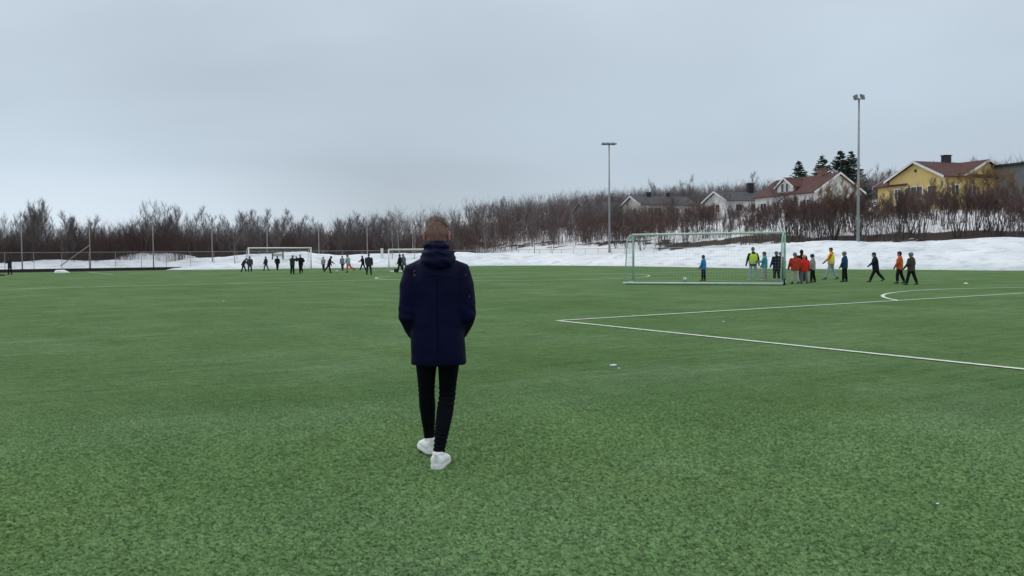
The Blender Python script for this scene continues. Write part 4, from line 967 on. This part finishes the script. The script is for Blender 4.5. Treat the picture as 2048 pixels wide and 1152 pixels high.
NAVY = ('navy', (.012, .016, .032)); BLK = ('black', (.010, .010, .012)); CHAR = ('charcoal', (.03, .032, .036))
def put(px, foot, head, heading, label, *a, **k):
    loc, h = stand(px, foot, head); k.setdefault('group', GRP); return person(loc, h, heading, label, *a, **k)
def stripe_trousers(e, L_):
    for s in (-1, 1):
        h, kn, an, _ = L_['J'][s]; m = MB(); o = Vector((s * .06, 0, 0)); u = L_['u']
        for q, w in (((h + o * 1.45), (kn + o * 1.08)), ((kn + o * 1.08), (an + o * .95 + Vector((0, 0, .03))))): m.tube([Vector(q) * u, Vector(w) * u], .016 * u, 6)
        m.build('side_stripe', WHITE, e)
def quilting(e, L_):
    m = MB(); pel, up, X, fw, u = L_['pel'], L_['up'], L_['X'], L_['fw'], L_['u']
    for z in (.0, .1, .2, .3, .4): m.loft([((pel + up * (z - .008)) * u, X * .19 * u, fw * .142 * u), ((pel + up * (z + .008)) * u, X * .19 * u, fw * .142 * u)], 20, p=2.3)
    ob = m.build('quilt_seams', simple('dark_orange_seam', (.12, .03, .015)), e); fix_normals(ob.data)
def back_panel(col, nm):
    def f(e, L_):
        m = MB(); pel, up, X, fw, u = L_['pel'], L_['up'], L_['X'], L_['fw'], L_['u']
        m.loft([((pel + up * -.08 - fw * .05) * u, X * .155 * u, fw * .105 * u), ((pel + up * .1 - fw * .055) * u, X * .155 * u, fw * .105 * u), ((pel + up * .28 - fw * .055) * u, X * .14 * u, fw * .10 * u)], 18, p=2.4)
        ob = m.build('back_panel', simple(nm, col, rough=.8), e); fix_normals(ob.data)
    return f
GRP = 'children and adults walking by the big goal'
T_ = ((.0, .0, .0),)
put(1407, 562, 511, 60, 'child in bright blue jacket and black trousers seen through the big goal net', ('bright_blue', (.02, .20, .46)), BLK, hair=(.02, .018, .016), legs=((4, 3, 3), (-3, 3, 3)), arms=((12, 20, 8), (0, 15, 8)))
put(1506, 561, 495, 4, 'adult in yellow green safety vest and light jeans behind the goal net', BLK, ('light_jeans', (.30, .38, .46)), hat=(.10, .11, .12), kid=False, vest=(.50, .72, .03), legs=((4, 4, 7), (-4, 4, 7)), arms=((2, 12, 20), (0, 10, 20)), wide=1.12, shoes=(.45, .45, .45))
put(1529, 561, 504.5, 75, 'child in teal jacket and light grey trousers between the vested adult and the navy coat', ('teal', (.06, .30, .34)), ('light_grey', (.36, .37, .36)), hair=(.02, .018, .018), legs=((8, 5, 3), (-6, 8, 3)), arms=((35, 55, 6), (10, 20, 8)), shoes=(.5, .5, .5))
put(1553, 561, 503.5, 25, 'child in long navy coat and grey blue beanie just left of the right goal post', NAVY, BLK, hat=(.10, .12, .15), long_coat=True, legs=((3, 3, 4), (-3, 3, 4)), wide=1.15, shoes=(.5, .5, .5))
put(1561, 559, 504.5, -20, 'child with magenta jacket half hidden between the navy coat and the goal post', ('magenta', (.30, .03, .12)), CHAR, hat=(.11, .12, .13), legs=((3, 3, 3), (-3, 3, 3)))
put(1590, 567.5, 506, 10, 'child in red jacket with black shoulders, grey beanie and pale trousers right of the goal', ('dull_red', (.42, .050, .028)), ('pale_grey', (.40, .40, .36)), hat=(.16, .17, .18), wide=1.15, hem=.05, legs=((7, 6, 3), (-6, 8, 3)))
put(1603, 563, 500.5, 0, 'dark haired taller child in black jacket standing behind the two red jackets', BLK, CHAR, hair=(.012, .012, .014), legs=((3, 3, 3), (-3, 3, 3)))
put(1608, 567, 510.5, 5, 'child in bright red jacket with orange beanie and grey blue trousers', ('bright_red', (.62, .030, .022)), ('grey_blue', (.13, .16, .19)), hat=(.52, .22, .10), wide=1.15, hem=.06, legs=((5, 5, 4), (-5, 6, 4)))
put(1625, 565, 509, 60, 'child in light grey jacket, black trousers and dark beanie right of the red jackets', ('mid_grey', (.27, .27, .26)), BLK, hat=(.025, .025, .03), legs=((5, 3, 4), (-5, 8, 4)), arms=((5, 10, 8), (18, 40, 8)))
put(1662, 559, 494, 72, 'adult in orange jacket and yellow safety vest with light jeans striding left', ('orange', (.62, .16, .03)), ('light_jeans', (.30, .38, .46)), hair=(.012, .012, .014), kid=False, vest=(.80, .72, .03), legs=((24, 6, 3), (-18, 12, 3)), arms=((32, 15, 8), (-20, 15, 8)), shoes=(.1, .12, .05), wide=1.1)
put(1689, 563.5, 504, 55, 'child in dark blue jacket with teal back panel, black trousers and grey green beanie', ('deep_blue', (.018, .06, .12)), BLK, hat=(.15, .17, .14), legs=((4, 3, 4), (-4, 4, 4)), extra=back_panel((.03, .22, .30), 'teal_panel'), wide=1.05)
put(1751, 563.5, 503, 84, 'child all in black with hood taking a long stride left, walking alone', NAVY, BLK, hair=(.012, .012, .014), lean=6, legs=((26, 2, 3), (-30, 12, 3)), arms=((38, 10, 8), (-12, 15, 8)), hood=True, hem=.08)
put(1799, 567, 503.5, 62, 'child in quilted orange jacket and black trousers with white side stripes', ('quilt_orange', (.52, .11, .03)), BLK, hair=(.012, .012, .012), legs=((14, 14, 3), (-12, 10, 3)), arms=((20, 10, 10), (-15, 12, 8)), glove=(.10, .10, .12), extra=lambda e, L_: (stripe_trousers(e, L_), quilting(e, L_)))
put(1822, 569.5, 505, 40, 'child in olive and grey jacket with grey blue beanie and wide black trousers, rightmost walker', ('olive', (.055, .052, .038)), BLK, hat=(.17, .19, .22), legs=((12, 2, 7), (-14, 6, 8)), arms=((10, 30, 16), (-6, 45, 16)), wide=1.15, hem=.06)
GRP = 'players round the two far goals'
put(20, 549.5, 513, 70, 'lone dark clothed adult standing at the far left edge before the fence', CHAR, BLK, hair=(.02, .02, .02), kid=False, legs=((3, 3, 3), (-3, 3, 3)), arms=((25, 60, 8), (15, 40, 8)))
put(486, 544, 514, -55, 'dark clothed player leaning over with legs apart near the left post of the white goal', CHAR, BLK, hat=(.02, .03, .03), lean=28, legs=((38, 20, 6), (-14, 10, 6)), arms=((40, 20, 15), (10, 30, 15)))
put(500, 544, 513, 10, 'player in dark grey jacket with the ball at the feet by the left goal post', ('slate', (.045, .055, .065)), BLK, hat=(.025, .03, .03), lean=5, legs=((8, 12, 6), (-5, 6, 6)))
put(532, 541.5, 513, 80, 'player in padded navy blue jacket and grey trousers before the goal mouth', ('padded_blue', (.025, .035, .09)), ('mid_grey2', (.10, .11, .12)), hat=(.22, .23, .25), hood=True, wide=1.15, legs=((18, 10, 4), (-16, 12, 4)))
put(555, 540.5, 512.5, -5, 'slim player in black running in the middle of the goal mouth', BLK, BLK, hair=(.02, .02, .02), legs=((12, 4, 2), (-8, 20, 2)), arms=((5, 35, 25), (-25, 10, 20)))
put(585, 548.5, 510.5, -25, 'tall player in dark green jacket with hand raised to a pale hat', ('dark_green', (.020, .035, .030)), BLK, hat=(.22, .24, .24), lean=4, legs=((5, 4, 9), (-5, 4, 9)), arms=((20, 30, 12), (75, 120, 20)), wide=1.12)
put(602, 547.5, 509, 175, 'running player in black, one leg lifted, right of the dark green jacket', BLK, BLK, hair=(.015, .015, .02), lean=10, legs=((30, 75, 3), (-10, 5, 3)), arms=((-15, 85, 28), (20, 85, 28)))
put(647, 540.5, 514, 165, 'small figure in pale grey hooded jacket and dark leggings right of the white goal', ('pale_grey_blue', (.27, .31, .34)), CHAR, hat=(.13, .14, .15), hood=True, legs=((6, 3, 3), (-8, 10, 3)))
put(658, 546, 512, -70, 'player with a yellow bib striding wide towards the ball', ('brown_black', (.035, .018, .018)), BLK, hair=(.02, .015, .015), lean=16, legs=((14, 6, 3), (-34, 8, 3)), arms=((25, 30, 8), (-10, 20, 8)), extra=back_panel((.60, .50, .05), 'yellow_bib'))
put(685, 541, 511.5, 160, 'slim figure in pale grey jacket and grey trousers behind the ball', ('pale_grey3', (.20, .23, .24)), CHAR, hat=(.24, .25, .26), legs=((8, 2, 2), (-8, 8, 2)), arms=((20, 50, 8), (5, 20, 8)))
put(697, 545, 509.5, 70, 'player in white and grey jacket with bright red trousers, back leg kicked out', ('white_grey', (.33, .38, .38)), ('red_trousers', (.62, .10, .07)), hat=(.12, .12, .12), lean=6, legs=((8, 10, 3), (-28, 35, 3)), wide=1.1)
put(726, 540.5, 511, 78, 'player all in black walking behind the tall boy with legs apart', BLK, BLK, hair=(.02, .02, .02), lean=5, legs=((22, 4, 4), (-18, 6, 4)), arms=((28, 35, 8), (-10, 20, 8)))
put(738, 550, 508, -8, 'tall boy in dark purple grey jacket standing with legs wide apart', ('purple_grey', (.035, .034, .050)), ('dark_slate', (.025, .032, .042)), hat=(.06, .06, .07), legs=((3, 2, 9), (-3, 2, 9)), arms=((5, 20, 10), (0, 20, 10)), wide=1.12)
put(800, 545, 509, 75, 'slim dark player stepping inside the small goal, left of the grey one', BLK, BLK, hair=(.02, .02, .02), legs=((14, 2, 3), (-18, 5, 3)))
put(808, 543, 508, 60, 'grey jacketed player in the small goal beside the walking man', ('slate2', (.10, .11, .12)), CHAR, hat=(.12, .13, .14), lean=6, legs=((10, 8, 3), (-20, 15, 3)))

# ------------------------------------------------------------------ the man walking away
def walking_man():
    O = spot(878.5, 934); k = 1.0
    e = empty('person', (O.x, O.y, 0), 0.08); tag(e, 'man in long dark navy hooded parka, black jeans and white trainers walking away', 'person')
    X = Vector((1, 0, 0)); Y = Vector((0, 1, 0)); Z = Vector((0, 0, 1))
    V = Vector
    # joints
    hipL, knL, anL = V((-.085, .02, .93)), V((-.088, .16, .52)), V((-.075, .40, .135))
    hipR, knR, anR = V((.085, 0, .93)), V((.064, .10, .50)), V((-.004, -.02, .10))
    # body
    b = MB()
    b.loft([(V((0, 0, .84)), X * .12, Y * .09), (V((0, 0, .93)), X * .155, Y * .10), (V((0, .01, 1.08)), X * .135, Y * .09), (V((0, .01, 1.25)), X * .15, Y * .10), (V((0, .01, 1.40)), X * .165, Y * .10), (V((0, .01, 1.48)), X * .12, Y * .07), (V((0, .015, 1.52)), X * .058, Y * .06), (V((0, .03, 1.62)), X * .054, Y * .058)], 16)
    hc = V((0, .045, 1.695))
    b.ball(hc, (.076, .096, .108), 24, 18); b.ball(hc + V((0, .035, -.065)), (.055, .062, .055), 16, 12); b.ball(hc + V((0, .072, -.092)), (.026, .02, .02), 12, 8)
    b.loft([(hc + V((0, .088, .02)), X * .009, Z * .012), (hc + V((0, .112, -.02)), X * .016, Z * .014), (hc + V((0, .095, -.034)), X * .015, Z * .01)], 10)
    for s in (-1, 1): b.ball(hc + V((s * .029, .084, .018)), (.018, .012, .010), 10, 8); b.ball(hc + V((s * .05, .055, -.03)), (.024, .026, .02), 10, 8)
    for h, kn, an in ((hipL, knL, anL), (hipR, knR, anR)): b.tube([h, h.lerp(kn, .5), kn, kn.lerp(an, .3), kn.lerp(an, .7), an, an - Z * .05 + Y * .02], [.082, .068, .052, .053, .040, .034, .032], 14)
    arms = {}
    for s in (-1, 1):
        sh, el, wr = V((s * .166, .0, 1.430)), V((s * .213, -.03, 1.10)), V((s * .165, .145, .955)); arms[s] = (sh, el, wr)
        d = (wr - el).normalized(); b.tube([sh, sh.lerp(el, .5), el, wr, wr + d * .05], [.05, .045, .038, .028, .03], 12)
        pd = V((-s * .35, .35, -.85)).normalized(); sdv = V((0, .92, .38)); q = wr + d * .045
        b.tube([wr + d * .01, q + pd * .045, q + pd * .085], [.028, .038, .034], 10)
        for f_ in range(4):
            st = q + pd * .085 + sdv * (.019 * (f_ - 1.5)); ln = (.060, .072, .076, .062)[f_]; b.tube([st, st + pd * ln * .5, st + pd * ln * .8 - X * s * .012, st + pd * ln - X * s * .022], [.0095, .009, .0085, .006], 6)
        b.tube([q + sdv * .02, q + sdv * .05 + pd * .03, q + sdv * .055 + pd * .06], [.013, .011, .008], 6)
    bo = link('body', fuse(b, .0075, 3, name='body', mat=mat('man_skin', (.56, .31, .25), rough=.5, var=.07, scale=14)), e)
    EYEW = simple('eye_white', (.75, .73, .70), rough=.2); IRIS = simple('iris', (.05, .08, .12), rough=.2)
    for s in (-1, 1):
        m = MB(); m.ball(hc + V((s * .029, .088, .012)), (.012, .010, .007), 12, 8); ob = m.build('eye', EYEW, e, smooth=True); m = MB(); m.ball(hc + V((s * .029, .0965, .012)), (.005, .003, .005), 10, 6); m.build('iris', IRIS, ob, smooth=True)
        m = MB(); m.tube([hc + V((s * .014, .098, .036)), hc + V((s * .03, .098, .041)), hc + V((s * .045, .088, .035))], .004, 6); m.build('eyebrow', simple('brow', (.16, .08, .04)), e)
    m = MB(); m.tube([hc + V((-.022, .090, -.064)), hc + V((-.008, .099, -.062)), hc + V((.008, .099, -.062)), hc + V((.022, .090, -.064))], .005, 8); m.build('mouth', simple('lips', (.42, .16, .14), rough=.4), e, smooth=True)
    # ears
    for s in (-1, 1):
        m = MB(); c = hc + V((s * .086, .0, -.018)); al = V((s * .55, -.75, 0)).normalized()
        for i in range(16):
            w0, w1 = 2 * PI * i / 16, 2 * PI * (i + 1) / 16
            f = lambda w: c + al * (.014 * math.cos(w) + (.005 if math.sin(w) > 0 else 0)) + Z * (.031 * math.sin(w)) 
            m.tube([f(w0), f(w1)], .0052, 6)
        m.ball(c - al * .002, (.007, .012, .026), 10, 8); ear = fuse(m, .003, 2, name='ear', mat=simple('ear_skin', (.62, .30, .26), rough=.45)); link('ear', ear, e)
    # hair: short sides, fuller on top
    m = MB(); m.ball(hc + V((0, -.010, .006)), (.0795, .094, .106), 28, 20); m.ball(hc + V((0, -.016, -.035)), (.073, .083, .072), 20, 14); m.ball(hc + V((-.008, .02, .060)), (.066, .085, .060), 20, 14); m.ball(hc + V((.02, .0, .058)), (.056, .08, .054), 20, 14)
    hm = fuse(m, .005, 2, name='hair')
    for v in hm.vertices:
        n = noise.noise(V((v.co.x * 60, v.co.y * 60, v.co.z * 22))); top = max(0, min(1, (v.co.z - 1.70) / .08)); v.co += v.normal * n * (.0012 + .0045 * top)
        if v.co.y > .05 + .05 * top and v.co.z < 1.745: v.co.y = min(v.co.y, .055)
    hmat = bpy.data.materials.new('short_hair'); hmat.use_nodes = True; t = hmat.node_tree; pb = t.nodes['Principled BSDF']; tcn = t.nodes.new('ShaderNodeTexCoord')
    n1 = t.nodes.new('ShaderNodeTexNoise'); n1.inputs['Scale'].default_value = 60; n1.inputs['Detail'].default_value = 5; st_ = vmath(t, 'MULTIPLY', tcn.outputs['Object'], (1, 1, .35)); t.links.new(st_.outputs[0], n1.inputs['Vector'])
    sx = t.nodes.new('ShaderNodeSeparateXYZ'); t.links.new(tcn.outputs['Object'], sx.inputs[0]); mr = t.nodes.new('ShaderNodeMapRange'); t.links.new(sx.outputs['Z'], mr.inputs[0]); mr.inputs[1].default_value = 1.70; mr.inputs[2].default_value = 1.78
    x1 = t.nodes.new('ShaderNodeMix'); x1.data_type = 'RGBA'; t.links.new(mr.outputs[0], x1.inputs[0]); x1.inputs[6].default_value = (.190, .100, .074, 1); x1.inputs[7].default_value = (.105, .058, .042, 1)
    k2 = t.nodes.new('ShaderNodeMapRange'); t.links.new(n1.outputs[0], k2.inputs[0]); k2.inputs[1].default_value = .3; k2.inputs[2].default_value = .7; k2.inputs[3].default_value = .65; k2.inputs[4].default_value = 1.3
    s_ = vmath(t, 'SCALE', x1.outputs[2]); t.links.new(k2.outputs[0], s_.inputs['Scale']); t.links.new(s_.outputs[0], pb.inputs['Base Color']); pb.inputs['Roughness'].default_value = .6
    hm.materials.append(hmat); hob = link('hair', hm, e)
    m = MB(); rh = random.Random(5); P_ = [v for v in hm.vertices if v.co.z > 1.70 or v.co.y < 0]
    for _ in range(3200):
        v = rh.choice(P_); tp = max(0, min(1, (v.co.z - 1.73) / .05)); c = V(v.co); d = (V(v.normal) * (.35 + .35 * tp) + V((rh.uniform(-.4, .4), rh.uniform(-.3, .5) * tp, -1.1 * (1 - tp))) + V((0, .5, 0)) * tp).normalized()
        m.spike(c - V(v.normal) * .001, c + d * rh.uniform(.005, .009 + .013 * tp), .0009)
    m.build('hair_strands', hmat, hob)
    # parka
    PK = mat('parka_cloth', (.0011, .0021, .0225), rough=.66, spec=.12, var=.25, scale=5, bump=.55, bscale=9)
    def crease(me, amp, sc, zst=1.0):
        for v in me.vertices:
            c = v.co; n = noise.noise(V((c.x * sc, c.y * sc, c.z * sc * zst))) + .5 * noise.noise(V((c.x * sc * 2.1, c.y * sc * 2.1, c.z * sc * 2.1 * zst + 7))); v.co += v.normal * n * amp
    j = MB()
    R_ = [(.752, .200, .150, .004), (.80, .199, .152, .003), (.90, .197, .150, 0), (1.02, .192, .142, 0), (1.15, .190, .138, 0), (1.28, .196, .140, 0), (1.36, .198, .138, 0), (1.42, .182, .128, 0), (1.47, .155, .112, 0), (1.515, .118, .098, 0), (1.555, .085, .085, 0)]
    j.loft([(V((cx, 0, z)), X * w, Y * d) for z, w, d, cx in R_], 32, p=2.35)
    for s in (-1, 1):
        sh, el, wr = arms[s]; j.tube([sh - X * s * .085 + Z * .032, sh + X * s * .0 + Z * -.01, sh.lerp(el, .33) + X * s * .008, sh.lerp(el, .7), el, el.lerp(wr, .35), wr.lerp(el, .15), wr], [.060, .078, .080, .075, .068, .063, .055, .050], 18)
    jme = fuse(j, .0085, 5, name='parka', mat=PK); crease(jme, .005, 7, .8)
    # folds where the sleeves bend and along the back
    for v in jme.vertices:
        c = v.co; s = -1 if c.x < 0 else 1; d = (c - arms[s][1]).length
        if abs(c.x) > .15 and d < .16: v.co += v.normal * .0032 * math.sin(c.z * 75 + c.y * 60 + c.x * 50 + 4 * noise.noise(V((c.x * 9, c.y * 9, c.z * 9)))) * (1 - d / .16)
        if abs(c.x) < .17 and c.z < 1.4: v.co += v.normal * .0030 * math.sin(c.x * 30 + noise.noise(V((c.x * 5, 0, c.z * 3))) * 5)
    jo = link('parka', jme, e)
    # seams: shoulder yoke, sleeve seams, centre back, hem
    SEAM = simple('seam_thread', (.0011, .0019, .017), rough=.8, spec=.08)
    m = MB()
    def on_back(x, z): 
        w = np.interp(z, [r[0] for r in R_], [r[1] for r in R_]); d = np.interp(z, [r[0] for r in R_], [r[2] for r in R_]); q = min(1, abs(x) / w); return V((x, -d * (1 - q ** 2.35) ** (1 / 2.35) - .001, z))
    for pts in ([on_back(x / 100, 1.395 - .03 * abs(x) / 17) for x in range(-17, 18, 2)], [on_back(0, z / 100) for z in range(78, 139, 4)], [on_back(x / 100, .785) for x in range(-18, 19, 2)]): m.tube(pts, .0022, 5)
    m.build('seam', SEAM, jo)
    # reflective tabs on the shoulder and sleeve
    TABM = simple('grey_print', (.045, .05, .075), rough=.4)
    for x, z, w in ((-.158, 1.425, .016), (-.158, 1.397, .016), (.262, 1.245, .008), (.225, 1.40, .010)):
        m = MB(); 
        if x < 0: p = on_back(x, z) + V((0, -.004, 0)); m.box(p, (w, .003, .018))
        else:
            sh, el, wr = arms[1]; f = (1.435 - z) / .335; c = sh.lerp(el, f); p = c + V((.036, -.070, 0)); m.box(p, (w, .004, .014), .5)
        ob = m.build('logo_tab', TABM, jo)
    # collar and gathered hood
    hdm = MB()
    hdm.loft([(V((.0, .005, 1.48)), X * .130, Y * .100), (V((0, .0, 1.55)), X * .105, Y * .098), (V((0, .0, 1.60)), X * .086, Y * .090), (V((0, .003, 1.640)), X * .078, Y * .085)], 26)
    def ring(cz, cy, rx, ry, tilt, r, x0=0):
        n = 26; pts = []
        for i in range(n + 1):
            w = PI * (-.10 + 1.20 * i / n) + PI
            pts.append(V((x0 + rx * math.cos(w), cy + ry * math.sin(w) * 1.0, cz + tilt * math.sin(w))))
        rad = [r * (.35 + .65 * math.sin(PI * min(1, max(0, (i + .5) / (n + 1))))) for i in range(n + 1)]; hdm.tube(pts, rad, 12, up=(0, 0, 1))
    ring(1.520, -.020, .098, .100, .030, .050, .010); ring(1.560, -.012, .098, .096, .022, .040, .012); ring(1.605, -.002, .080, .086, .004, .024, .002)
    hme = fuse(hdm, .0065, 3, name='hood', mat=PK)
    for v in hme.vertices:
        c = v.co; v.co += v.normal * (.011 * noise.noise(V((c.x * 9 + c.z * 6, c.y * 8, c.z * 26))) + .0022 * math.sin(c.z * 120 + c.x * 60 + 5 * noise.noise(V((c.x * 12, c.y * 12, c.z * 9)))))
    link('hood', hme, e)
    # jeans
    JN = mat('black_denim', (.0022, .0034, .0062), rough=.8, spec=.10, var=.3, scale=7, bump=.35, bscale=30)
    m = MB(); m.loft([(V((0, .01, .84)), X * .13, Y * .10), (V((0, .01, .92)), X * .158, Y * .11), (V((0, .01, 1.02)), X * .15, Y * .105)], 18)
    for h, kn, an in ((hipL, knL, anL), (hipR, knR, anR)): m.tube([h, h.lerp(kn, .35), h.lerp(kn, .75), kn, kn.lerp(an, .3), kn.lerp(an, .65), an + (kn - an).normalized() * .05, an + (kn - an).normalized() * .015], [.092, .083, .066, .060, .062, .051, .043, .044], 18)
    jm = fuse(m, .0075, 3, name='jeans', mat=JN)
    for v in jm.vertices:
        c = v.co
        for kn in (knL, knR):
            d = abs(c.z - kn.z); 
            if abs(c.x - kn.x) < .09 and d < .11: v.co += v.normal * .0045 * math.sin(c.z * 170 + c.x * 12) * (1 - d / .11) * (1 if c.y < kn.y else .3)
        for an in (anL, anR):
            d = c.z - an.z
            if (V((c.x, c.y, 0)) - V((an.x, an.y, 0))).length < .12 and d < .16: v.co += v.normal * .0035 * math.sin(c.z * 210 + c.x * 30)
    link('jeans', jm, e)
    # trainers
    SH = mat('white_leather', (.88, .88, .89), rough=.5, var=.05, scale=10, bump=.15, bscale=50); SOLE = simple('white_sole', (.78, .78, .77), rough=.6, var=.08, scale=20)
    SOCK = simple('sock', (.5, .5, .5))
    for an, yaw, pit, nm in ((anL, .30, .0, 'L'), (anR, -.22, .0, 'R')):
        Rz = Matrix.Rotation(yaw, 3, 'Z') @ Matrix.Rotation(pit, 3, 'X'); base = V((an.x, an.y, 0)) if nm == 'R' else V((an.x, an.y, .018))
        g = lambda p: base + Rz @ V(p)
        sh = empty('shoe_holder', (0, 0, 0)) if False else None
        m = MB(); ax, az = Rz @ X, Rz @ Z; ay = Rz @ Y
        m.loft([(g((0, -.078, .055)), ax * .016, az * .030), (g((0, -.070, .060)), ax * .040, az * .046), (g((0, -.045, .062)), ax * .050, az * .052), (g((0, .0, .060)), ax * .052, az * .052), (g((.002, .06, .055)), ax * .052, az * .046), (g((.004, .12, .046)), ax * .055, az * .036), (g((.004, .17, .040)), ax * .050, az * .028), (g((.002, .205, .036)), ax * .030, az * .020), (g((0, .214, .034)), ax * .010, az * .010)], 20)
        m.loft([(g((0, -.012, .075)), ax * .043, ay * .058), (g((0, -.016, .105)), ax * .040, ay * .054), (g((0, -.020, .122)), ax * .040, ay * .050)], 18)
        so = link('shoe', fuse(m, .006, 3, name='shoe', mat=SH), e)
        m = MB(); outl = [(0, -.086), (.03, -.078), (.046, -.045), (.047, .0), (.048, .06), (.056, .12), (.052, .17), (.03, .21), (0, .222), (-.028, .21), (-.050, .17), (-.054, .12), (-.048, .06), (-.046, .0), (-.046, -.045), (-.03, -.078)]
        lo = [g((x * 1.02, y, .004)) for x, y in outl]; mi = [g((x * 1.07, y * 1.01, .016)) for x, y in outl]; hi = [g((x * 1.02, y, .036)) for x, y in outl]; n = len(outl)
        m.add(lo + mi + hi, [tuple(reversed(range(n))), tuple(range(2 * n, 3 * n))] + [(i, (i + 1) % n, (i + 1) % n + n, i + n) for i in range(n)] + [(i + n, (i + 1) % n + n, (i + 1) % n + 2 * n, i + 2 * n) for i in range(n)])
        ob = m.build('sole', SOLE, so); fix_normals(ob.data)
        m = MB(); m.box(g((0, -.079, .088)), (.022, .010, .05), yaw); ob = m.build('heel_tab', SOLE, so)
        m = MB()
        for q in range(5): m.tube([g((-.028, .035 + q * .02, .103 - q * .006)), g((0, .035 + q * .02, .108 - q * .007)), g((.028, .035 + q * .02, .103 - q * .006))], .003, 5)
        m.build('laces', SOLE, so)
    return e
walking_man()
